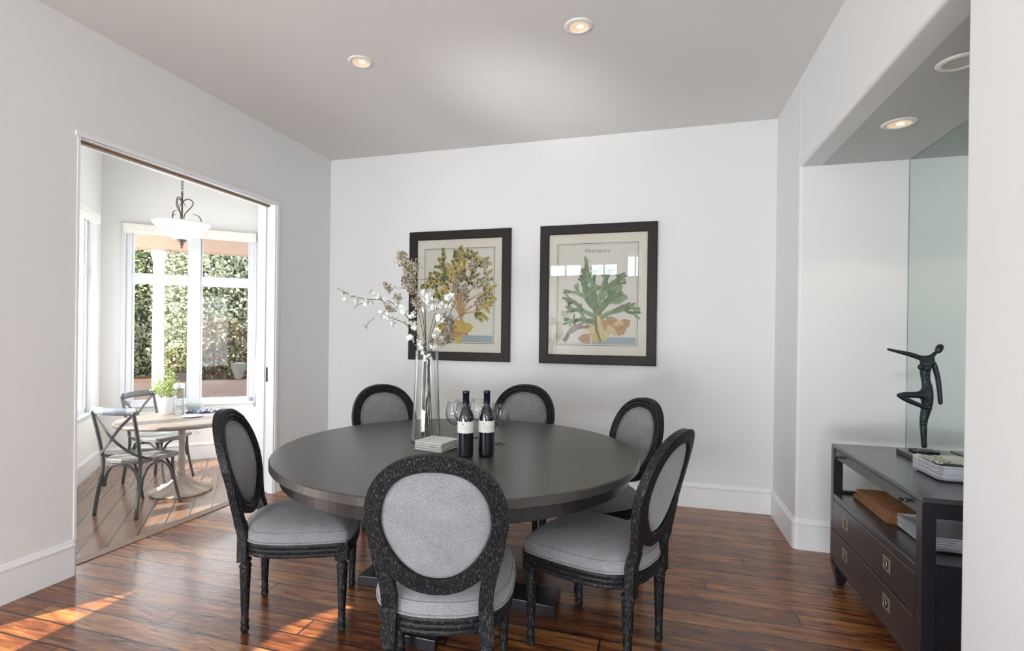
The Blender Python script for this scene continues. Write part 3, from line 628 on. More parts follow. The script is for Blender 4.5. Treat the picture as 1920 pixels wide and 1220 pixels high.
# ---------------------------------------------------------------- oval-back chairs
def ring_outline(hw, hh, zc, n=56):
    out = []
    for k in range(n):
        a = 2*math.pi*k/n; x = hw*math.cos(a); z = hh*math.sin(a)
        if z < 0: x *= 1-.16*(-z/hh)**1.3*(1-.1)
        e_ = 2.25
        x = math.copysign(abs(math.cos(a))**(2/e_), math.cos(a))*hw*(1 - (.20*(max(0, -math.sin(a)))**1.1)); z = math.copysign(abs(math.sin(a))**(2/e_), math.sin(a))*hh
        out.append(Vector((x, zc+z)))
    return out
def make_chair():
    e = empty('oval_back_dining_chair')
    ZB, LEAN, CURV = .44, .270, .42
    def plane(x, v, d):                    # x across, v height in the back's own plane, d towards the sitter
        y = -.245-(v-ZB)*LEAN+CURV*x*x*min(1, max(0, (v-.5)/.15)); return Vector((x, y+d, v))
    # front and rear legs
    def leg(fx, fy, front):
        m = MB()
        prof = [(.0001, 0), (.012, 0), (.018, .010), (.0185, .024), (.015, .038), (.0165, .044), (.0185, .052), (.0175, .060), (.0145, .064), (.0155, .070)]
        prof += [(.0155+.0085*t/10, .072+.232*t/10) for t in range(11)]
        prof += [(.0245, .312), (.021, .318), (.026, .326), (.026, .336), (.020, .342), (.020, .350), (.026, .356), (.026, .366)]
        prof = [(r_, z*.905) for r_, z in prof]; m.lathe(prof, (fx, fy, 0), 24, flute=(.0645, .276, .13))
        if front: m.cbox((fx-.030, fy-.030, .327), (fx+.030, fy+.030, .420), .004)
        o = m.build('leg', m_black, e)
        if front:
            for (ax, sgn) in (('y', 1), ('x', 1 if fx > 0 else -1)):
                m = MB()
                def to(p): return Vector((fx+p.x, fy+.030*1+p.z, .380+p.y)) if ax == 'y' else Vector((fx+sgn*(.030+p.z), fy+p.x, .380+p.y))
                m.lathe([(.020, -.001), (.020, .003), (.017, .004), (.015, .002), (.0145, .002)], seg=24, cap=False, fn=to)
                for k in range(8):
                    a = k*math.pi/4; m.ball(to(Vector((math.cos(a)*.009, math.sin(a)*.009, .001))), .0042, seg=6, rings=4)
                m.ball(to(Vector((0, 0, .002))), .004, seg=6, rings=4); m.build('rosette', m_black, o)
    leg(-.215, .19, True); leg(.215, .19, True); leg(-.165, -.236, False); leg(.165, -.236, False)
    # seat rail, reeded
    ol = spline([(-.215, .222, 0), (-.11, .240, 0), (0, .246, 0), (.11, .240, 0), (.215, .222, 0), (.247, .19, 0), (.254, .10, 0), (.252, 0, 0), (.238, -.11, 0), (.196, -.205, 0), (.10, -.258, 0), (0, -.270, 0), (-.10, -.258, 0), (-.196, -.205, 0), (-.238, -.11, 0), (-.252, 0, 0), (-.254, .10, 0), (-.247, .19, 0)], 5, True)
    def frames(inset=0, z=0):
        n = len(ol); fr = []
        for i in range(n):
            t = (ol[(i+1) % n]-ol[i-1]).normalized(); nn = Vector((-t.y, t.x, 0))    # outward: outline runs clockwise
            fr.append((ol[i]-nn*inset+Vector((0, 0, z)), nn, Vector((0, 0, 1))))
        return fr
    rp = [(-.028, 0.350), (-.006, 0.350), (-.001, 0.354), (0, 0.361), (-.002, 0.367), (-.006, 0.370), (-.001, 0.374), (.001, 0.381), (-.001, 0.388), (-.005, 0.391), (0, 0.395), (.002, 0.402), (.0, 0.410), (-.004, 0.414), (-.028, 0.414)]
    m = MB(); m.sweep(frames(), rp, closed=True); m.build('seat_rail', m_black, e)
    # seat cushion: domed
    m = MB(); fr = frames(.002); n = len(fr); vs = []; lv = [(1, .412), (1.012, .428), (1.010, .446), (.985, .458), (.94, .472), (.84, .487), (.66, .499), (.38, .508), (.12, .510)]
    cc = Vector((0, .0, 0))
    for s_, z in lv:
        for p, a, b in fr: q = cc+(Vector((p.x, p.y, 0))-cc)*s_; vs.append((q.x, q.y, z))
    fs = [(i*n+k, i*n+(k+1) % n, (i+1)*n+(k+1) % n, (i+1)*n+k) for i in range(len(lv)-1) for k in range(n)]; fs.append(tuple((len(lv)-1)*n+k for k in range(n)))
    fs = [tuple(reversed(q)) for q in fs]
    m.add(vs, fs, 0, True); cu = m.build('seat_cushion', m_fabric, e)
    m = MB(); m.tube([p+Vector((0, 0, .417)) for p, a, b in frames(-.002)], .0042, 6, closed=True)
    m.tube([cc+(Vector((p.x, p.y, 0))-cc)*.987+Vector((0, 0, .4585)) for p, a, b in frames(.002)], .0028, 6, closed=True); m.build('welting', m_weltf, cu)
    # oval back frame
    zc, hw, hh = .735, .234, .244
    out = ring_outline(hw, hh, zc); n = len(out); fr = []
    m = MB(); k_ = []
    prof = [(0, -.018), (-.053, -.018), (-.056, -.014), (-.056, .012), (-.053, .018), (-.045, .020), (-.041, .015), (-.034, .021), (-.024, .022), (-.020, .016), (-.014, .021), (-.005, .020), (0, .015)]
    vs = []
    for i in range(n):
        t = (out[(i+1) % n]-out[i-1]).normalized(); nn = Vector((t.y, -t.x))
        for a, d in prof: q = out[i]+nn*a; vs.append(plane(q.x, q.y, d))
    kk = len(prof); m.add(vs, [(i*kk+q, i*kk+(q+1) % kk, ((i+1) % n)*kk+(q+1) % kk, ((i+1) % n)*kk+q) for i in range(n) for q in range(kk)], 0, False)
    m.build('back_frame', m_black, e)
    # stiles from the rear legs, flowing into the oval
    for sg in (-1, 1):
        m = MB(); pth = spline([(.165, .322, 0), (.163, .39, 0), (.161, .450, 0), (.166, .52, 0), (.180, .585, 0), (.197, .635, 0), (.209, .69, 0)], 5); vs = []; N = len(pth)
        for i, p in enumerate(pth):
            hwid = .0245*(1-.30*max(0, (i-20)/10)); th = .019
            t = (pth[min(i+1, N-1)]-pth[max(i-1, 0)]).normalized(); nn = Vector((t.y, -t.x))
            for a, d in ((-hwid, -th), (hwid, -th), (hwid, th*.7), (hwid*.6, th), (hwid*.15, th), (0, th*.75), (-hwid*.15, th), (-hwid*.6, th), (-hwid, th*.7)):
                q = Vector((p.x+nn.x*a, p.y+nn.y*a)); P = plane(q.x, max(q.y, .3), d if p.y > .5 else d*1.15)
                if p.y < ZB: P.y = -.245+d*1.15
                P.z = q.y; P.x *= sg; vs.append(P)
        fs = [(i*9+q, i*9+(q+1) % 9, (i+1)*9+(q+1) % 9, (i+1)*9+q) for i in range(N-1) for q in range(9)]+[tuple(reversed(range(9))), tuple((N-1)*9+q for q in range(9))]
        if sg < 0: fs = [tuple(reversed(q)) for q in fs]
        m.add(vs, fs); m.build('stile', m_black, e)
    # back cushion: padded front, flatter rear panel
    inn = []
    for i in range(n):
        t = (out[(i+1) % n]-out[i-1]).normalized(); nn = Vector((t.y, -t.x)); inn.append(out[i]-nn*.054)
    c2 = Vector((0, zc-.005)); m = MB(); vs = []
    lv = [(.12, .031), (.4, .029), (.65, .025), (.82, .020), (.93, .013), (1, .002), (1, -.001), (.93, -.004), (.7, -.007), (.12, -.009)]
    for s_, d in lv:
        for q in inn: p = c2+(q-c2)*s_; vs.append(plane(p.x, p.y, d))
    fs = [(i*n+k, (i+1)*n+k, (i+1)*n+(k+1) % n, i*n+(k+1) % n) for i in range(len(lv)-1) for k in range(n)]
    fs += [tuple(range(n)), tuple(reversed([(len(lv)-1)*n+k for k in range(n)]))]
    fs = [tuple(reversed(q)) for q in fs]
    m.add(vs, fs, 0, True); bc = m.build('back_cushion', m_fabric, e)
    m = MB()
    m.tube([plane(*(c2+(q-c2)*.965), .0125) for q in inn], .0030, 6, closed=True); m.tube([plane(*(c2+(q-c2)*.915), .0165) for q in inn], .0024, 6, closed=True)
    m.build('welting', m_weltf, bc)
    return e
chair = make_chair()
CH = [(-.742, 1.868, 104.7, 'grey oval-back dining chair seen from behind, its back to the camera'),
      (-1.605, 2.196, 26, 'grey oval-back dining chair beside the doorway to the nook, facing across the table'),
      (-.2425, 2.373, 158.4, 'grey oval-back dining chair closest to the sideboard, its whole side in view'),
      (-1.888+.380*.740, 3.421-.380*.673, -42.3, 'grey oval-back dining chair across the table, its back showing beside the vase'),
      (-.922+.0, 3.854-.385, -91, 'grey oval-back dining chair across the table, its back showing behind the wine glasses'),
      (-.044-.385*.79, 3.297-.385*.607, 217.4, 'grey oval-back dining chair against the outlet wall, partly hidden by the chair before the sideboard')]
for i, (x, y, a, lb) in enumerate(CH):
    o = chair if i == 0 else copy_tree(chair)
    o.location = (x, y, 0); o.rotation_euler = (0, 0, R(a-90)); tag(o, lb, 'dining chair', 'oval-back chairs around the dining table')
#@@PART2
def at_z(x, y, z):
    d = FWD*FPX + RGT*(x-CX) + UPV*(CY-y); return Vector((0, 0, CAMH)) + d*((z-CAMH)/d.z)
def at_v(x, y, v):                       # on a plane parallel to the nook's window wall, v metres outside it
    d = FWD*FPX + RGT*(x-CX) + UPV*(CY-y); o = Vector((0, 0, CAMH)); return o + d*(((NB+NV*v)-o).dot(NV)/d.dot(NV))

# ---------------------------------------------------------------- sideboard in the niche
SX0, SX1, SY0, SY1, SZ = .961, 1.462, 2.310, 3.347, .767
sb = empty('sideboard', ((SX0+SX1)/2, (SY0+SY1)/2, 0), label='dark lacquered sideboard with open shelf and recessed brass pulls, standing in the mirrored niche', cat='sideboard')
ox, oy = (SX0+SX1)/2, (SY0+SY1)/2
def sbx(m, x0, y0, z0, x1, y1, z1, c=.002, mi=0): m.cbox((x0-ox, y0-oy, z0), (x1-ox, y1-oy, z1), c, mi)
m = MB(); sbx(m, SX0, SY0, SZ-.020, SX1, SY1, SZ, .003); m.build('top', m_dtop, sb)
m = MB(); pw = .045
for (a, b) in ((SX0, SY0), (SX0, SY1-pw), (SX1-pw, SY0), (SX1-pw, SY1-pw)): sbx(m, a, b, .116, a+pw, b+pw, SZ-.020)
for yy in (SY0+.002, SY1-pw+.012):
    sbx(m, SX0+pw, yy, SZ-.075, SX1-pw, yy+.03, SZ-.020); sbx(m, SX0+pw, yy, .470, SX1-pw, yy+.03, .515); sbx(m, SX0+pw, yy+.012, .116, SX1-pw, yy+.024, .470); sbx(m, SX0+pw, yy, .116, SX1-pw, yy+.03, .17)
sbx(m, SX0+.001, SY0+pw, .468, SX0+.03, SY1-pw, .499); sbx(m, SX0+.004, SY0+pw, .116, SX0+.03, SY1-pw, .140)
sbx(m, SX0+.02, SY0+.02, .132, SX1-.01, SY1-.02, .150); sbx(m, SX1-.02, SY0+.02, .14, SX1-.008, SY1-.02, .48)
sbx(m, SX1-.03, SY0+pw, SZ-.075, SX1-.008, SY1-pw, SZ-.020)
m.build('carcass', m_dress, sb)
m = MB(); sbx(m, SX0+.003, SY0+.012, .481, SX1-.006, SY1-.012, .500, .002); m.build('shelf', m_dtop, sb)
m = MB(); sbx(m, SX0+.005, SY0+pw+.002, SZ-.073, SX0+.30, SY1-pw-.002, SZ-.023); tray = m.build('drawer', m_dress, sb)
for yk in (2.452, 3.210):
    m = MB()
    def kf(p): return Vector((SX0+.005-p.z-ox, yk-oy+p.x, SZ-.050+p.y))
    for o_ in (0,): m.lathe([(.009, 0), (.009, .003), (.004, .006), (.004, .012), (.008, .016), (.010, .021), (.007, .026), (.0, .028)], seg=14, fn=kf, cap=False)
    m.build('knob', m_darkm, tray)
for z0, z1 in ((.306, .466), (.144, .301)):
    m = MB(); sbx(m, SX0-.001, SY0+pw+.003, z0, SX0+.30, SY1-pw-.003, z1, .003); d = m.build('drawer', m_dress, sb)
    for yk in (2.605, 3.110):
        zc_ = (z0+z1)/2+.012; m = MB(); X = SX0-ox
        m.cbox((X-.0035, yk-.034-oy, zc_-.030), (X-.0005, yk+.034-oy, zc_+.030), .0012)
        def pf(p): return Vector((X-.0036-p.z, yk-oy+p.x, zc_+p.y))
        m.lathe([(.021, 0), (.020, .0012), (.018, .0006)], seg=22, fn=pf, cap=False, mi=1); m.lathe([(.0, .0006), (.0175, .0006)], seg=22, fn=pf, cap=False, mi=1)
        m.tube([pf(Vector((math.cos(a)*.013, math.sin(a)*.016, .003))) for a in [k*math.pi/8 for k in range(16)]], .0022, 6, closed=True)
        m.build('pull', [m_brass, m_darkm], d)
for (a, b, sx, sy) in ((SX0, SY0, 1, 1), (SX0, SY1, 1, -1), (SX1, SY0, -1, 1), (SX1, SY1, -1, -1)):
    m = MB(); vs = []
    for z, w_, o_ in ((.0, .032, .022), (.116, .085, .0)):
        for dx, dy in ((0, 0), (1, 0), (1, 1), (0, 1)): vs.append((a+sx*(o_+dx*w_)-ox, b+sy*(o_+dy*w_)-oy, z))
    fs = [(0, 3, 2, 1), (4, 5, 6, 7), (0, 1, 5, 4), (1, 2, 6, 5), (2, 3, 7, 6), (3, 0, 4, 7)]
    if sx*sy < 0: fs = [tuple(reversed(q)) for q in fs]
    m.add(vs, fs); m.build('foot', m_dress, sb)

# black tray, sculpture, plates and cloth on top
def slab(name, cx, cy, z, w_, d_, h_, mm, label, cat, rz=0, group=None, c=.003):
    e = MB(); e.cbox((-w_/2, -d_/2, 0), (w_/2, d_/2, h_), c); o = e.build(name, mm); o.location = (cx, cy, z); o.rotation_euler = (0, 0, rz); return tag(o, label, cat, group)
slab('black_tray', 1.315, 3.06, SZ, .22, .24, .026, m_dress, 'thin black tray under the dancer sculpture on the sideboard', 'tray')
YS = 3.10
def fig(x, y, dy=0): return at(x, y, YS+dy)
se = empty('dancer_sculpture', (0, 0, 0), label='dark bronze abstract sculpture of a slender dancer balancing on one leg, on the sideboard', cat='sculpture')
base_p = at(1733, 842, YS); bz = SZ+.026
nodes = {'foot': (Vector((base_p.x, YS, bz+.02)), .012), 'ank': (Vector((base_p.x-.002, YS, bz+.055)), .0105), 'knee': (fig(1731, 790), .0150), 'th': (fig(1736, 768), .0195), 'cr': (fig(1739, 750), .024),
         'hip': (fig(1743, 739), .027), 'waist': (fig(1736, 716), .0165), 'rib': (fig(1734, 697), .020), 'ch': (fig(1736, 682), .023), 'sh': (fig(1740, 674), .015), 'nk': (fig(1748, 667), .009), 'nk2': (fig(1755, 660), .0085),
         'la': (fig(1730, 672, -.01), .012), 'la2': (fig(1706, 664, -.02), .011), 'la3': (fig(1684, 659, -.03), .008), 'la4': (fig(1663, 654, -.04), .0055),
         'ra': (fig(1751, 682, .01), .012), 'ra2': (fig(1758.5, 708, .01), .0105), 'ra3': (fig(1762, 736, .0), .0095), 'ra4': (fig(1763.5, 759, -.01), .0085),
         'lh': (fig(1722, 740, -.025), .015), 'lk': (fig(1683, 740, -.05), .013), 'ls': (fig(1702, 750, -.05), .011), 'lan': (fig(1730, 762, -.035), .0095), 'lf': (fig(1748, 767, -.03), .006), 'bust': (fig(1727, 688, -.015), .015), 'bust2': (fig(1737, 690, -.02), .015)}
edges = ['hip-cr', 'cr-th', 'th-knee', 'knee-ank', 'ank-foot', 'hip-waist', 'waist-rib', 'rib-ch', 'ch-sh', 'sh-nk', 'nk-nk2', 'sh-la', 'la-la2', 'la2-la3', 'la3-la4', 'sh-ra', 'ra-ra2', 'ra2-ra3', 'ra3-ra4', 'hip-lh', 'lh-lk', 'lk-ls', 'ls-lan', 'lan-lf']
def skinned(name, nodes, edges, mm, parent, root, sub=2):
    keys = [k for k in nodes if any(k in e.split('-') for e in edges)]; me = bpy.data.meshes.new(name)
    me.from_pydata([nodes[k][0] for k in keys], [(keys.index(a), keys.index(b)) for a, b in (e.split('-') for e in edges)], [])
    o = bpy.data.objects.new(name, me); C.objects.link(o); o.parent = parent
    sk = o.modifiers.new('skin', 'SKIN'); sk.use_smooth_shade = True
    for i, k in enumerate(keys): me.skin_vertices[0].data[i].radius = (nodes[k][1]*1.15, nodes[k][1]*1.15); me.skin_vertices[0].data[i].use_root = (k == root)
    s = o.modifiers.new('sub', 'SUBSURF'); s.levels = s.render_levels = sub
    bpy.context.view_layer.update(); dg = bpy.context.evaluated_depsgraph_get()
    m2 = bpy.data.meshes.new_from_object(o.evaluated_get(dg)); o.modifiers.clear(); o.data = m2; m2.materials.clear(); m2.materials.append(mm)
    for p in m2.polygons: p.use_smooth = True
    return o
body = skinned('figure', nodes, edges, m_sculpt, se, 'hip')
m = MB(); hp = fig(1761, 653.5)
def hf(p): return hp+RGT*(p.x*.9+p.z*.45)+Vector((0, p.y, 0))+UPV*(p.z*.95-p.x*.3)
m.lathe([(.0001, -.024), (.012, -.021), (.017, -.012), (.019, 0), (.018, .012), (.011, .021), (.0001, .024)], seg=14, fn=lambda p: hf(p), cap=False)
m.build('head', m_sculpt, se)
for k in ('bust', 'bust2'):
    m = MB(); m.ball(nodes[k][0], nodes[k][1], seg=12, rings=8); m.build('bust', m_sculpt, se)
m = MB(); m.cbox((base_p.x-.05, YS-.045, bz), (base_p.x+.05, YS+.045, bz+.012), .003); m.build('plinth', m_sculpt, se)
def plate_mesh(hw, hd, h):
    m = MB(); ch = .018
    def octo(w_, d_, c_, z): return [(w_-c_, -d_, z), (w_, -d_+c_, z), (w_, d_-c_, z), (w_-c_, d_, z), (-w_+c_, d_, z), (-w_, d_-c_, z), (-w_, -d_+c_, z), (-w_+c_, -d_, z)]
    lv = [octo(hw*.72, hd*.72, ch, 0), octo(hw*.94, hd*.94, ch, h*.45), octo(hw, hd, ch*.7, h), octo(hw-.004, hd-.004, ch*.7, h+.0006), octo(hw*.92, hd*.92, ch, h*.62), octo(hw*.70, hd*.70, ch, .003)]
    vs = [p for q in lv for p in q]; fs = [(i*8+k, i*8+(k+1) % 8, (i+1)*8+(k+1) % 8, (i+1)*8+k) for i in range(5) for k in range(8)]
    fs.append(tuple(reversed(range(8)))); fs.append(tuple(40+k for k in range(8))); m.add(vs, fs); return m
pm = plate_mesh(.122, .122, .014)
p0 = pm.build('square_plate', m_china)
ordn = ['lowest', 'second from the bottom', 'third from the bottom', 'middle', 'third from the top', 'second from the top', 'topmost']
for i in range(7):
    o = p0 if i == 0 else p0.copy()
    if i: C.objects.link(o)
    o.location = (1.250+.001*(i % 2), 2.705-.001*(i % 3), SZ+.0085*i); tag(o, 'white square plate stacked on top of the sideboard, %s of seven' % ordn[i], 'plate', 'white square plates on top of the sideboard')
ord6 = ['lowest', 'second from the bottom', 'third from the bottom', 'third from the top', 'second from the top', 'topmost']
pm2 = plate_mesh(.150, .15, .016); p1 = pm2.build('square_plate', m_china)
for i in range(6):
    o = p1 if i == 0 else p1.copy()
    if i: C.objects.link(o)
    o.location = (1.215, 2.655, .500+.0095*i); tag(o, 'white square plate stacked on the open shelf, %s of six' % ord6[i], 'plate', 'white square plates on the sideboard shelf')
# leaf-print cloth folded on the plates
m = MB(); nx, ny = 26, 22; vs = []; hh_ = random.Random(5)
zt_ = SZ+.0085*6+.0155
for j in range(ny+1):
    for i in range(nx+1):
        u, v = i/nx, j/ny; vs.append((1.140+.24*u, 2.615+.19*v, zt_+.004+.0035*math.sin(u*9+v*3)+.003*math.sin(v*14+u*4)))
fs = []; mis = []
for j in range(ny):
    for i in range(nx): fs.append((j*(nx+1)+i, j*(nx+1)+i+1, (j+1)*(nx+1)+i+1, (j+1)*(nx+1)+i))
m.add(vs, fs, 0, True)
for k, q in enumerate(fs):
    i, j = k % nx, k//nx
    if (i < 9 and (i+2*j) % 3 == 0) or (j < 6 and (2*i+j) % 4 == 0): m.m[k] = 1
cl = m.build('printed_napkin', [m_napw, m_napg]); so_ = cl.modifiers.new('thick', 'SOLIDIFY'); so_.thickness = .003; tag(cl, 'folded pale green leaf-print napkin lying on the upper plate stack', 'napkin')
slab('small_green_book', 1.395, 2.90, SZ, .10, .13, .022, mat('dark_green_cover', (.03, .09, .08), .4), 'small dark green book behind the plates on the sideboard', 'book', .1)
# rattan placemats
def mat_mesh():
    m = MB(); m.cbox((-.165, -.215, 0), (.165, .215, .011), .004)
    for y in [-.20+.0125*k for k in range(33)]: m.tube([(-.163, y, .010), (.163, y, .010)], .0042, 5)
    return m
r0 = mat_mesh().build('rattan_placemat', m_rattan)
for i in range(4):
    o = r0 if i == 0 else r0.copy()
    if i: C.objects.link(o)
    o.location = (1.205+.004*i, 3.045-.003*i, .500+.0130*i); o.rotation_euler = (0, 0, R((0, 1.2, -.8, .6)[i]))
    tag(o, 'brown woven rattan placemat on the open shelf, %s of four' % ['lowest', 'second from the bottom', 'second from the top', 'topmost'][i], 'placemat', 'rattan placemats on the sideboard shelf')

# ---------------------------------------------------------------- on the dining table
VP = Vector((-1.178, 2.625, TZ))
m = MB(); m.lathe([(.0001, 0), (.076, 0), (.0800, .004), (.0785, .03), (.074, .12), (.0675, .26), (.0625, .40), (.0610, .492), (.0595, .496), (.0588, .492), (.0604, .40), (.0653, .26), (.0718, .12), (.0755, .045), (.068, .030), (.0001, .026)], seg=64, cap=False)
vz = m.build('glass_vase', m_glass); vz.location = VP; tag(vz, 'tall clear glass vase holding blossom branches on the dining table', 'vase')
rb = random.Random(11)
def blossom(mb, c, n, spread):
    for k in range(int(n*1.35)):
        p = c+Vector((rb.gauss(0, spread), rb.gauss(0, spread), rb.gauss(0, spread*.8))); ax = Vector((rb.uniform(-1, 1), rb.uniform(-1, .3), rb.uniform(-.6, 1))).normalized()
        a = ax.orthogonal().normalized(); b = ax.cross(a); r_ = rb.uniform(.013, .020)
        for q in range(5):
            t = q*2*math.pi/5; d = a*math.cos(t)+b*math.sin(t); s = a*math.cos(t+math.pi/2)+b*math.sin(t+math.pi/2)
            vs = [p, p+d*r_*.55+s*r_*.42+ax*r_*.18, p+d*r_*1.0+s*r_*.22+ax*r_*.34, p+d*r_*1.0-s*r_*.22+ax*r_*.34, p+d*r_*.55-s*r_*.42+ax*r_*.18]
            mb.add(vs, [(0, 1, 2, 3, 4)], 0, False)
def berries(mb, pts, n, sp, mi2=True):
    for k in range(int(n*1.25)):
        i = rb.randrange(len(pts)-1); p = pts[i].lerp(pts[i+1], rb.random())+Vector((rb.gauss(0, sp), rb.gauss(0, sp), rb.gauss(0, sp*.8)))
        mb.ball(p, rb.uniform(.0030, .0050), 1 if (mi2 and rb.random() < .45) else 0, 5, 4)
def P3(l, dy):                            # branch points at the vase's distance, leaning dy towards or away from the viewer at the tip
    n = len(l); return [at(x, y, VP.y+dy*(i/(n-1))) for i, (x, y) in enumerate(l)]
mouth = at(800, 652, VP.y)
def branch(name, pix, dy, foot, label, cat, bl=(), be=(), twigs=(), thick=.0034, leaves=0):
    e = empty(name, (0, 0, 0), label=label, cat=cat, group='branches in the tall glass vase')
    up = P3(pix, dy); k = Vector((VP.x+foot[0], VP.y+foot[1], TZ+.030)); mid = k.lerp(up[0], .5)+Vector((foot[1]*.25, -foot[0]*.25, 0))
    pts = spline([k, mid]+up, 6); n = len(pts)
    m = MB(); m.tube(pts, [thick*(1-.62*i/n) for i in range(n)], 6)
    for t in twigs:
        q = P3(t[0], 0); off = (dy*t[1])
        q = [p+Vector((0, off, 0)) for p in q]; m.tube(spline(q, 4), thick*.42, 5)
    m.build('stem', m_bark, e)
    for (x, y, n_, sp) in bl:
        m = MB(); f_ = min(1, max(0, (650-y)/120)); blossom(m, at(x, y, VP.y+dy*f_), n_, sp); m.build('blossom', m_petal, e)
    if be:
        m = MB()
        for (pl, n_, sp) in be: berries(m, P3(pl, 0) if len(pl) > 1 else P3(pl*2, 0), n_, sp)
        for i, v in enumerate(m.v): m.v[i] = (v[0], v[1]+dy*.8, v[2])
        o = m.build('berries', [m_berry, m_berryp], e); o['kind'] = 'stuff'
    if leaves:
        m = MB()
        for q in range(leaves):
            c = pts[rb.randrange(int(n*.45), n)]; a = Vector((rb.uniform(-1, 1), rb.uniform(-1, 1), rb.uniform(-.2, 1))).normalized(); b = a.orthogonal().normalized(); l_ = rb.uniform(.010, .018)
            m.add([c, c+a*l_*.5+b*l_*.22, c+a*l_, c+a*l_*.5-b*l_*.22], [(0, 1, 2, 3)])
        o = m.build('young_leaves', m_leafy, e); o['kind'] = 'stuff'
branch('blossom_branch', [(797, 655), (783, 628), (768, 600), (745, 575), (722, 562), (690, 561), (665, 556), (645, 548), (633, 541)], -.03, (-.030, .01), 'long white-blossom branch reaching far sideways over the table towards the doorway', 'branch',
       bl=((645, 548, 3, .006), (648, 560, 2, .004), (661, 556, 4, .008), (667, 566, 2, .006), (688, 566, 4, .010), (706, 555, 6, .009), (717, 561, 7, .011), (747, 573, 9, .013), (757, 584, 7, .012)),
       twigs=(([(685, 568), (676, 572), (668, 579)], .8), ([(735, 570), (722, 565), (712, 560)], .7)), leaves=14)
branch('blossom_branch', [(796, 655), (782, 632), (770, 616), (757, 605), (742, 599), (728, 593)], -.08, (-.012, -.02), 'drooping white-blossom branch with a curled bare tip beside the long branch', 'branch',
       bl=((720, 590, 10, .013), (737, 603, 3, .006), (772, 606, 5, .010), (775, 612, 5, .008), (768, 632, 6, .010)), twigs=(([(715, 596), (704, 605), (699, 613), (696, 610)], .9), ([(700, 612), (701, 617)], .9)), leaves=12)
branch('berry_branch', [(799, 655), (795, 610), (788, 575), (778, 545), (765, 515), (752, 485)], .02, (.015, .02), 'tallest dried berry branch with a dense pale seed plume', 'branch',
       be=(([(748, 474), (757, 490), (764, 506), (768, 525)], 420, .0150), ([(772, 492), (774, 505), (768, 535), (775, 548)], 330, .013), ([(756, 520), (764, 536)], 160, .013)), thick=.003)
branch('berry_branch', [(798, 655), (788, 600), (780, 560), (772, 543), (755, 540), (736, 540)], -.05, (.025, -.02), 'short berry branch bending sideways with brown clusters', 'branch',
       be=(([(730, 534), (738, 545)], 120, .009), ([(750, 555), (753, 562)], 80, .010), ([(733, 576), (742, 582)], 90, .009), ([(785, 560), (790, 575)], 120, .012)), thick=.0026)
branch('bare_twig', [(803, 655), (808, 615), (818, 580), (823, 563), (817, 540), (806, 524), (792, 524), (778, 525)], .03, (.03, .015), 'thin bare twig arching over in front of the yellow print', 'branch', twigs=(([(804, 527), (799, 540), (797, 550)], .9),), thick=.0024)
branch('blossom_branch', [(799, 655), (798, 620), (797, 585), (795, 560), (800, 535)], -.04, (.0, .0), 'upright white-blossom branch at the middle of the vase', 'branch',
       bl=((800, 552, 9, .013), (806, 566, 8, .012), (796, 575, 5, .010), (812, 578, 5, .010), (787, 641, 9, .013), (795, 655, 8, .010), (777, 592, 5, .010)), leaves=16)
branch('blossom_branch', [(805, 655), (810, 625), (817, 600), (814, 575), (812, 555)], -.07, (.02, -.03), 'short white-blossom branch leaning towards the prints', 'branch',
       bl=((818, 625, 9, .011), (823, 597, 7, .010), (827, 572, 6, .009), (812, 650, 8, .011), (842, 558, 6, .010), (836, 575, 4, .009), (806, 668, 4, .008)), leaves=16)
branch('berry_branch', [(806, 655), (816, 625), (830, 600), (842, 570), (849, 545), (848, 528)], .06, (-.01, .03), 'berry branch rising before the yellow print, nearer the vase', 'branch',
       be=(([(848, 526), (850, 545)], 170, .012), ([(833, 596), (838, 615)], 190, .014), ([(828, 625), (838, 640)], 170, .014), ([(862, 530), (868, 545)], 110, .010)), thick=.003)
branch('berry_branch', [(807, 655), (820, 622), (842, 590), (856, 560), (868, 525), (879, 492)], .10, (-.025, .02), 'highest of the berry branches rising before the yellow print', 'branch',
       be=(([(880, 486), (872, 500)], 160, .010), ([(887, 522), (884, 535)], 120, .010), ([(858, 548), (864, 560)], 90, .010)), thick=.003)
branch('berry_branch', [(808, 655), (822, 632), (845, 606), (866, 590), (885, 575), (900, 560)], .0, (-.02, -.01), 'lowest berry branch reaching across the yellow print', 'branch',
       be=(([(902, 556), (893, 572)], 120, .009), ([(842, 612), (834, 628)], 150, .012), ([(820, 640), (830, 645)], 90, .010)), thick=.0028)

m = MB(); nn_ = 12
def cloth_sq(name, z, s, rz, label):
    m = MB(); q = []
    for j in range(9):
        for i in range(9): q.append((-.5*s+s*i/8, -.5*s+s*j/8, .0105+.0012*math.sin(i*1.3+z*500)*math.sin(j*1.7)))
    m.add(q, [(j*9+i, j*9+i+1, (j+1)*9+i+1, (j+1)*9+i) for j in range(8) for i in range(8)], 0, True)
    m.cbox((-.5*s, -.5*s, 0), (.5*s, .5*s, .0095), .004); o = m.build(name, m_linen); o.location = (-1.060, 2.500, z); o.rotation_euler = (0, 0, rz); tag(o, label, 'napkin', 'folded white napkins beside the vase')
for i in range(4): cloth_sq('folded_napkin', TZ+.0115*i, .165, R((-12, -10, -13, -11)[i]), 'folded white cloth napkin on the dining table, %s of four' % ['lowest', 'second from the bottom', 'second from the top', 'topmost'][i])

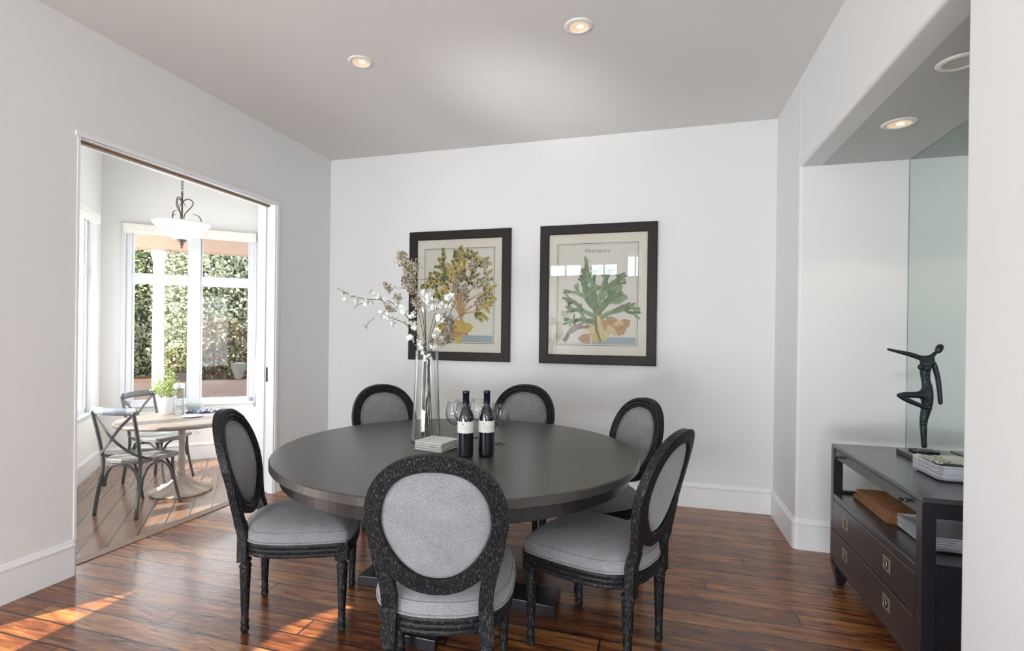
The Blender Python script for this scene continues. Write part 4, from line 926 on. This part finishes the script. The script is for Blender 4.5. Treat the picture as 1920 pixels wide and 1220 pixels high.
def bottle(x, y, label, rz, hgt=1):
    e = empty('wine_bottle', (x, y, TZ), rz, label=label, cat='wine bottle', group='wine bottles on the dining table')
    m = MB(); m.lathe([(.0001, .004), (.030, .0), (.0375, .004), (.0385, .012), (.0385, .185), (.037, .200), (.031, .218), (.021, .234), (.0155, .246), (.0148, .262), (.0148, .300)], seg=36); m.build('glass_body', m_bottle, e)
    m = MB(); m.lathe([(.0160, .250), (.0155, .300), (.0168, .301), (.0168, .312), (.0155, .3155), (.0001, .3165)], seg=28, cap=False); m.build('foil_capsule', m_caps, e)
    m = MB(); vs = []; nA = 20
    for z in (.118, .173):
        for k in range(nA+1): a = R(-90-80+160*k/nA); vs.append((.0391*math.cos(a), .0391*math.sin(a), z))
    m.add(vs, [(k, k+1, nA+2+k, nA+1+k) for k in range(nA)], 0, True)
    def cyl(u, z, r=.0394): a = R(-90)+u/.039; return Vector((r*math.cos(a), r*math.sin(a), z))
    m.lathe([(.0001, 0), (.0034, 0)], seg=12, fn=lambda p: cyl(-.012+p.x, .160+p.y, .0395), cap=False, mi=1)
    m.lathe([(.0001, 0), (.0014, 0)], seg=8, fn=lambda p: cyl(-.012+p.x, .1665+p.y, .0395), cap=False, mi=1)
    for row, (z0, n_, am) in enumerate(((.145, 30, .0030), (.137, 34, .0012))):
        m.tube([cyl(-.016+.034*k/n_, z0+am*math.sin(k*1.9)*(.6+.4*math.sin(k*.7))) for k in range(n_+1)], .00035, 4, mi=1)
    m.build('label', [m_label, m_labelink], e)
bottle(-.860, 2.375, 'dark wine bottle with a cream label, closer to the vase', R(18))
bottle(-.772, 2.430, 'dark wine bottle with a cream label, farther from the vase', R(14))
gp = [(.0001, .0), (.0345, .0), (.0352, .0012), (.030, .003), (.012, .006), (.005, .012), (.0038, .03), (.0036, .075), (.0045, .088), (.012, .096), (.030, .108), (.043, .125), (.0495, .148), (.049, .170), (.0445, .195), (.0395, .218), (.0388, .2185), (.0388, .217),
      (.0438, .195), (.0482, .170), (.0487, .148), (.0422, .1262), (.0293, .1092), (.011, .098), (.0001, .0965)]
m = MB(); m.lathe(gp, seg=36, cap=False); g0 = m.build('wine_glass', m_glass)
gl = [((852, 829), 'empty wine glass standing between the vase and the bottles'), ((866, 822), 'empty wine glass behind the bottle closer to the vase'), ((897, 820), 'empty wine glass behind and between the two bottles'),
      ((917, 842), 'empty wine glass beside the second bottle, closer to the viewer'), ((937, 832), 'empty wine glass farthest from the vase')]
for i, (px, lb) in enumerate(gl):
    o = g0 if i == 0 else g0.copy()
    if i: C.objects.link(o)
    p = at_z(px[0], px[1], TZ); o.location = (p.x, p.y, TZ); tag(o, lb, 'wine glass', 'wine glasses on the dining table')

# ---------------------------------------------------------------- nook table and chairs
NT = Vector((-4.22, 3.88, NZ))
nt = empty('round_pedestal_table', NT, label='small round weathered wood table on a whitewashed cast pedestal in the nook', cat='table')
m = MB(); m.lathe([(.0, .650), (.515, .650), (.527, .654), (.529, .666), (.524, .678), (.515, .682), (.0, .682)], seg=72, cap=False); m.build('tabletop', m_ctop, nt)
m = MB(); m.lathe([(.030, .56), (.036, .585), (.14, .633), (.16, .650), (.0, .650)], seg=24, cap=False)
m.lathe([(.040, .14), (.043, .15), (.030, .158), (.040, .170), (.043, .182), (.036, .194), (.026, .200), (.028, .235), (.036, .285), (.033, .300), (.027, .305), (.034, .312), (.027, .320), (.025, .36), (.025, .53), (.033, .538), (.033, .546), (.025, .55), (.026, .64)], seg=28)
m.build('column', m_cast, nt)
m = MB(); seg = 96; vs = []; prof = [(.253, 0), (.257, .008), (.250, .018), (.225, .026), (.17, .040), (.115, .064), (.075, .095), (.050, .125), (.042, .146)]
for r_, z in prof:
    for k in range(seg):
        a = 2*math.pi*k/seg; amp = .0 if z < .012 or z > .14 else .10; rr = r_*(1+amp*(abs(math.cos(a*5))-.5)); vs.append((rr*math.cos(a), rr*math.sin(a), z+(.014*max(0, math.cos(a*10)) if .02 < z < .12 else 0)))
m.add(vs, [(i*seg+k, i*seg+(k+1) % seg, (i+1)*seg+(k+1) % seg, (i+1)*seg+k) for i in range(len(prof)-1) for k in range(seg)]+[tuple(reversed(range(seg)))], 0, True); m.build('base', m_cast, nt)

def make_bistro():
    e = empty('cross_back_chair')
    m = MB(); ol = spline([(-.185, .185, 0), (0, .20, 0), (.185, .185, 0), (.212, .15, 0), (.208, .0, 0), (.185, -.13, 0), (.13, -.185, 0), (0, -.20, 0), (-.13, -.185, 0), (-.185, -.13, 0), (-.208, .0, 0), (-.212, .15, 0)], 5, True)
    n = len(ol); vs = []
    lv = [(.97, .418), (1, .422), (1, .446), (.975, .452), (.90, .452), (.6, .447), (.15, .445)]
    for s_, z in lv:
        for p in ol: vs.append((p.x*s_, p.y*s_, z))
    fs = [(i*n+(k+1) % n, i*n+k, (i+1)*n+k, (i+1)*n+(k+1) % n) for i in range(len(lv)-1) for k in range(n)]; fs += [tuple(range(n)), tuple(reversed([(len(lv)-1)*n+k for k in range(n)]))]
    m.add(vs, fs); m.build('seat', m_cseat, e)
    for sx in (-1, 1):
        m = MB(); m.tube(spline([(sx*.200, -.235, .0), (sx*.195, -.215, .15), (sx*.183, -.188, .32), (sx*.180, -.182, .44), (sx*.186, -.205, .58), (sx*.192, -.240, .74), (sx*.196, -.268, .850)], 5), .0145, 10); m.build('leg', m_cmetal, e)
        m = MB(); m.tube(spline([(sx*.192, .215, .0), (sx*.186, .185, .12), (sx*.172, .160, .28), (sx*.168, .155, .420)], 5), [.0125]*5*3+[.0125], 10); m.build('leg', m_cmetal, e)
        m = MB(); m.tube(spline([(sx*.178, -.165, .215), (sx*.178, -.150, .30), (sx*.178, -.10, .375), (sx*.178, -.02, .405), (sx*.178, .05, .390), (sx*.178, .115, .325), (sx*.180, .150, .215)], 5), .010, 8); m.build('side_arch', m_cmetal, e)
    for sy, y0 in ((-1, -.182), (1, .157)):
        m = MB(); m.tube(spline([(-.172, y0, .22), (-.155, y0, .31), (-.10, y0, .385), (0, y0, .412), (.10, y0, .385), (.155, y0, .31), (.172, y0, .22)], 5), .010, 8); m.build('cross_arch', m_cmetal, e)
    # crest rail: wide bent band with rounded ends
    m = MB(); fr = []; N = 22
    for i in range(N+1):
        t = -1+2*i/N; x = .218*t; y = -.300+.055*t*t; p = Vector((x, y+.006, .852)); tan = Vector((.218, .11*t, 0)).normalized(); fr.append((p, Vector((tan.y, -tan.x, 0))*-1, Vector((0, 0, 1)), min(1, math.sqrt(max(.0, 1-((abs(t)-.86)/.14)**2))) if abs(t) > .86 else 1))
    prof = [(-.010, -.028), (.006, -.030), (.011, -.018), (.011, .018), (.006, .030), (-.010, .028), (-.013, 0)]
    vs = []; k = len(prof)
    for p, A, B, s_ in fr:
        for a, b in prof: vs.append(p+A*a+B*b*max(.25, s_))
    m.add(vs, [(i*k+q, i*k+(q+1) % k, (i+1)*k+(q+1) % k, (i+1)*k+q) for i in range(N) for q in range(k)]+[tuple(reversed(range(k))), tuple(N*k+q for q in range(k))], 0, True); m.build('crest_rail', m_cworn, e)
    for sx in (-1, 1):
        m = MB(); pth = spline([(sx*-.178, -.258, .822), (sx*-.09, -.272, .735), (0, -.268-.004*sx, .640), (sx*.10, -.238, .545), (sx*.185, -.200, .490), (sx*.222, -.13, .457), (sx*.222, -.04, .436)], 6); vs = []; N2 = len(pth)
        for i, p in enumerate(pth):
            t = (pth[min(i+1, N2-1)]-pth[max(i-1, 0)]).normalized(); hd = Vector((p.x, p.y*.6-.12, 0)).normalized(); nn = hd; w_ = t.cross(nn).normalized()
            for a, b in ((-.011, -.003), (.011, -.003), (.011, .003), (-.011, .003)): vs.append(p+w_*a+nn*b)
        m.add(vs, [(i*4+q, i*4+(q+1) % 4, (i+1)*4+(q+1) % 4, (i+1)*4+q) for i in range(N2-1) for q in range(4)]+[(3, 2, 1, 0), tuple((N2-1)*4+q for q in range(4))]); m.build('cross_strap', m_cmetal, e)
    return e
b0 = make_bistro(); b0.location = (-4.14, 3.405, NZ); b0.rotation_euler = (0, 0, R(95-90)); tag(b0, 'grey cross-back chair with a chipped top rail, its back to the dining room', 'chair', 'grey cross-back chairs in the nook')
b1 = copy_tree(b0); b1.location = (-4.745, 4.115, NZ); b1.rotation_euler = (0, 0, R(8-90)); tag(b1, 'grey cross-back chair beyond the nook table, near the garden window', 'chair', 'grey cross-back chairs in the nook')
for c_ in [x for x in bpy.data.objects if x.parent == b1 and x.name.startswith('crest_rail')]: c_.data = c_.data.copy(); c_.data.materials[0] = m_cmetal

# on the nook table
TZN = NZ+.682
def onn(x, y): p = at_z(x, y, TZN); return Vector((p.x, p.y, TZN))
pp = onn(312, 776)
pe = empty('potted_herb', pp, label='leafy green herb in a white tapered pot on the nook table', cat='potted plant')
m = MB(); m.lathe([(.0001, 0), (.052, 0), (.056, .004), (.086, .160), (.087, .168), (.081, .168), (.079, .150), (.0001, .150)], seg=40, cap=False); m.build('pot', m_pot, pe)
m = MB(); m.lathe([(.0001, .153), (.078, .151)], seg=24, cap=False); m.build('soil', m_soil, pe)
m = MB(); rl = random.Random(2)
for k in range(46):
    a = rl.uniform(0, 6.28); t = rl.uniform(.2, 1); top_ = Vector((math.cos(a)*.15*t, math.sin(a)*.15*t, .17+.24*(1-.55*t*t)*rl.uniform(.6, 1.1))); b_ = Vector((math.cos(a)*.04, math.sin(a)*.04, .15)); m.tube([b_, b_.lerp(top_, .6)+Vector((0, 0, .02)), top_], .0013, 4, mi=1)
    for q in range(20):
        c = b_.lerp(top_, rl.uniform(.35, 1.05))+Vector([rl.gauss(0, .010) for _ in range(3)]); d = Vector([rl.uniform(-1, 1) for _ in range(3)]).normalized(); s = d.orthogonal().normalized(); l_ = rl.uniform(.011, .019)
        m.add([c, c+d*l_*.5+s*l_*.36, c+d*l_, c+d*l_*.5-s*l_*.36], [(0, 1, 2, 3)], 0)
o = m.build('foliage', [m_herb, m_leafy], pe); o['kind'] = 'stuff'
gp_ = onn(335, 779)
ge = empty('glass_canister', gp_, label='tall narrow glass canister with a brushed steel lid on the nook table', cat='canister')
m = MB(); m.lathe([(.0001, 0), (.042, 0), (.044, .004), (.044, .262), (.0415, .262), (.0415, .010), (.0001, .008)], seg=32, cap=False); m.build('glass_body', m_glass, ge)
m = MB(); m.lathe([(.0001, .262), (.0455, .262), (.0465, .266), (.0465, .302), (.0445, .306), (.0001, .306)], seg=32, cap=False); m.build('lid', m_steel, ge)
m = MB(); m.lathe([(.0001, 0), (.045, 0), (.050, .006), (.082, .050), (.103, .092), (.100, .093), (.078, .054), (.046, .012), (.0001, .008)], seg=40, cap=False); o = m.build('serving_bowl', m_bowl); q = onn(357, 772); o.location = q+Vector((-.03, .07, 0)); tag(o, 'pale grey-blue bowl behind the canister on the nook table', 'bowl')
m = MB(); m.lathe([(.0001, 0), (.055, 0), (.085, .010), (.086, .013), (.055, .006), (.0001, .004)], seg=36, cap=False); o = m.build('small_dish', m_china); o.location = onn(345, 782)+Vector((.05, .045, 0)); tag(o, 'small white dish beside the canister on the nook table', 'dish')
m = MB(); nx = 24; vs = []
for j in range(nx+1):
    for i in range(nx+1): u, v = i/nx, j/nx; vs.append(((u-.5)*.24, (v-.5)*.17, .014+.006*math.sin(u*11)*math.cos(v*7)))
m.add(vs, [(j*(nx+1)+i, j*(nx+1)+i+1, (j+1)*(nx+1)+i+1, (j+1)*(nx+1)+i) for j in range(nx) for i in range(nx)], 0, True)
for k in range(nx*nx):
    i, j = k % nx, k//nx
    if i % 4 in (1, 2) and j % 4 in (1, 2): m.m[k] = 1
o = m.build('blue_napkin', [m_blue, m_china]); o.location = onn(378, 772); o.rotation_euler = (0, 0, R(35)); so_ = o.modifiers.new('thick', 'SOLIDIFY'); so_.thickness = .013; tag(o, 'folded indigo napkin with white spots on the nook table', 'napkin')

# ---------------------------------------------------------------- chandelier
hp_ = at(341, 419, 3.90); hc = Vector((hp_.x, hp_.y, 0)); RZ = hp_.z
CS = .85
ce = empty('bowl_chandelier', (hc.x, hc.y, RZ), label='white glass bowl chandelier with bronzed iron scrolls hanging in the nook', cat='chandelier')
m = MB(); m.lathe([(.032, -.158), (.10, -.140), (.17, -.098), (.205, -.066), (.215, -.060), (.235, -.044), (.246, -.038), (.265, -.022), (.280, -.010), (.284, 0), (.280, .002), (.262, -.012), (.20, -.058), (.10, -.130), (.032, -.148)], seg=64, cap=False); m.build('glass_bowl', m_shadeg, ce)
m = MB(); m.lathe([(.0001, -.236), (.010, -.232), (.012, -.222), (.006, -.214), (.016, -.206), (.022, -.194), (.014, -.186), (.032, -.178), (.036, -.168), (.048, -.162), (.052, -.154), (.0001, -.150)], seg=28, cap=False); m.build('finial', m_iron, ce)
m = MB(); m.lathe([(.008, -.15), (.009, .0), (.014, .02), (.009, .04), (.009, .27), (.013, .28), (.009, .29), (.004, .30)], seg=16)
m.build('stem', m_iron, ce)
sc_ = [(.043, .158), (.02, .186), (.015, .214), (.055, .236), (.095, .224), (.105, .196), (.082, .156), (.04, .11), (.02, .07), (.025, .035), (.063, -.005), (.11, -.03), (.156, -.005), (.185, .03), (.178, .065), (.148, .092), (.095, .10)]
for k in range(3):
    a = R(50)+k*2*math.pi/3
    m = MB(); pts = spline([(r_*math.cos(a), r_*math.sin(a), z) for r_, z in sc_], 6); n = len(pts); m.tube(pts, [.0052*min(1, .35+6*min(i, n-1-i)/n) for i in range(n)], 8); m.build('scroll_arm', m_iron, ce)
m = MB(); z = .305; i = 0
while RZ+z < 3.43:
    pts = []
    for q in range(12):
        t = q*math.pi/6; u = .010*math.cos(t); v = .019*math.sin(t); pts.append((u, 0, z+v+.012) if i % 2 else (0, u, z+v+.012))
    m.tube(pts, .0026, 6, closed=True); z += .029; i += 1
m.build('chain', m_iron, ce)
m = MB(); m.lathe([(.012, 3.42-RZ), (.05, 3.43-RZ), (.065, 3.449-RZ), (.0001, 3.449-RZ)], seg=24, cap=False); m.build('canopy', m_iron, ce)
for c_ in [x for x in bpy.data.objects if x.parent == ce and x.name.split('.')[0] in ('glass_bowl', 'finial', 'stem', 'scroll_arm')]: c_.scale = (CS, CS, 1)

# ---------------------------------------------------------------- garden outside
f = MB(); f.box((-26, -16, -.42), (6, 26, -.36)); struct('ground', f, m_ground)
CV = 2.2; cp = at_v(297, 600, CV); bzz = at_v(297, 468, CV).z; CQ = .72; dz_ = bzz-2.36
m = MB(); m.lathe([(r_*CQ, z_+(dz_ if z_ > 1 else 0)) for r_, z_ in [(.15, -.36), (.15, -.30), (.12, -.26), (.112, -.2), (.104, 2.05), (.112, 2.06), (.112, 2.09), (.104, 2.10), (.106, 2.20), (.125, 2.215), (.135, 2.26), (.15, 2.27), (.15, 2.36)]], (cp.x, cp.y, 0), 40); struct('column_1', m, m_colw)
q = cp-NB; cu_, cv_ = q.dot(NU), q.dot(NV)

m = MB(); m.box((-6, cv_-.16, bzz), (7, cv_+.16, bzz+.30), fn=nfn); m.box((-6, cv_-.4, bzz+.30), (7, cv_+.45, bzz+.5), fn=nfn); struct('beam_porch', m, m_stucco)
m = MB(); m.box((.75, .13, bzz+.20), (7, cv_-.16, bzz+.26), fn=nfn); struct('ceiling_porch', m, m_soffout)
m = MB(); m.box((-6, .13, bzz+.40), (.75, cv_-.16, bzz+.46), fn=nfn); struct('ceiling_porch', m, m_stucco)
gw = at_v(300, 716, 3.3); m = MB(); m.box((-9, 3.3, -.4), (9, 3.5, gw.z), fn=nfn); struct('wall_garden', m, m_gwall)
m = MB(); m.box((-9, 3.5, -.4), (9, 5.6, gw.z-.08), fn=nfn); struct('ground_bed', m, m_soil)
rl = random.Random(8)
def foliage(name, mm, boxes, n, size, label, cat, core=None, group=None, stem=True):
    e = empty(name, nk(boxes[0][0], boxes[0][1], gw.z-.08), label=label, cat=cat, group=group); off = e.location
    m = MB()
    tot = sum(b[3]*b[5] for b in boxes)
    for (u, v, z, ru, rv, rz_) in boxes:
        for k in range(int(n*ru*rz_/tot)):
            th = rl.uniform(math.pi*.95, math.pi*2.05); ph = math.acos(rl.uniform(-1, 1)); rr = rl.uniform(.75, 1.06)
            c = nk(u+ru*rr*math.sin(ph)*math.cos(th), v+rv*rr*math.sin(ph)*math.sin(th), z+rz_*rr*math.cos(ph))-off
            d = Vector([rl.uniform(-1, 1) for _ in range(3)]).normalized(); s = d.orthogonal().normalized(); l_ = rl.uniform(.6, 1.2)*size
            m.add([c, c+d*l_*.5+s*l_*.3, c+d*l_, c+d*l_*.5-s*l_*.3], [(0, 1, 2, 3)], rl.randrange(len(mm)))
    o = m.build('foliage', mm, e); o['kind'] = 'stuff'
    m = MB()
    for (u, v, z, ru, rv, rz_) in boxes:
        c = nk(u, v, z)-off
        m.ball(c, 1, 0, 14, 9, (ru*.62, rv*.5, rz_*.62)) if core else None  # dark core ball added behind the leaves, shade put into its colour
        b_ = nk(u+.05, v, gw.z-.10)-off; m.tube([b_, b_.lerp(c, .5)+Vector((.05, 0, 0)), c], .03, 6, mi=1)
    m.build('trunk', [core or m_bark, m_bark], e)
    return e
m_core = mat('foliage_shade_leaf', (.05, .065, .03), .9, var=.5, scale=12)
k = 0
for (u, v, h_, r_, mm) in ((-2.75, 5.4, 1.9, 1.2, [m_hedge, m_hedge2]), (-.92, 7.3, 1.7, 1.4, [m_hedge, m_hedge2]), (.92, 5.4, 1.9, 1.2, [m_hedge]), (2.75, 7.3, 1.8, 1.4, [m_hedge]), (4.6, 5.4, 1.9, 1.2, [m_hedge]), (-4.6, 7.3, 2.0, 1.4, [m_hedge])):
    lb = ['dense grey-green tree beyond the garden wall, before the porch column', 'bright green tree beyond the garden wall behind the column', 'grey-green tree beyond the garden wall, seen in the middle of the nook window', 'dark green tree beyond the garden wall, seen in the pane nearest the doorway jamb', 'dense tree beyond the garden wall, at the end nearest the house', 'tree beyond the garden wall at its far outer end'][k]
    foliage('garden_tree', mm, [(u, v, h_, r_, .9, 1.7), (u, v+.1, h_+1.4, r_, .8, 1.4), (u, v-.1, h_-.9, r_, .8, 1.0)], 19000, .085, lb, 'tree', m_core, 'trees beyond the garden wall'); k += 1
foliage('russet_shrub', [m_red, m_red, m_hedge], [(at_v(415, 680, 3.9)-NB).dot(NU) and ((at_v(415, 680, 3.9)-NB).dot(NU), 4.05, .95, .54, .22, .62)], 5200, .075, 'russet and green shrub rising behind the low garden wall', 'shrub', m_core)
foliage('russet_shrub', [m_red, m_hedge2, m_hedge2], [((at_v(335, 690, 3.9)-NB).dot(NU), 3.80, .72, .30, .18, .38)], 4200, .06, 'low yellowish shrub on the garden wall bed behind the porch column', 'shrub', m_core)
pq = at_v(345, 716, 3.40); m = MB(); m.prism([(-.16, 0), (.16, 0), (.24, .13), (-.24, .13)], -.09, .09, fn=lambda p: Vector((pq.x, pq.y, gw.z))+NU*p.x+NV*p.z+Vector((0, 0, p.y))); o = m.build('stone_planter', mat('dark_stone', (.16, .13, .13), .8, var=.3, scale=20)); tag(o, 'dark tapered stone trough standing on the low garden wall', 'planter')
pq = at_v(447, 700, 3.40); m = MB(); m.lathe([(.0001, 0), (.06, 0), (.05, .03), (.09, .12), (.12, .22), (.125, .30), (.115, .30), (.10, .2), (.0001, .1)], (pq.x, pq.y, gw.z), 28, cap=False); o = m.build('garden_urn', mat('grey_stone', (.26, .26, .25), .8, var=.3, scale=20)); tag(o, 'pale grey stone urn on the garden wall before the russet shrub', 'urn')
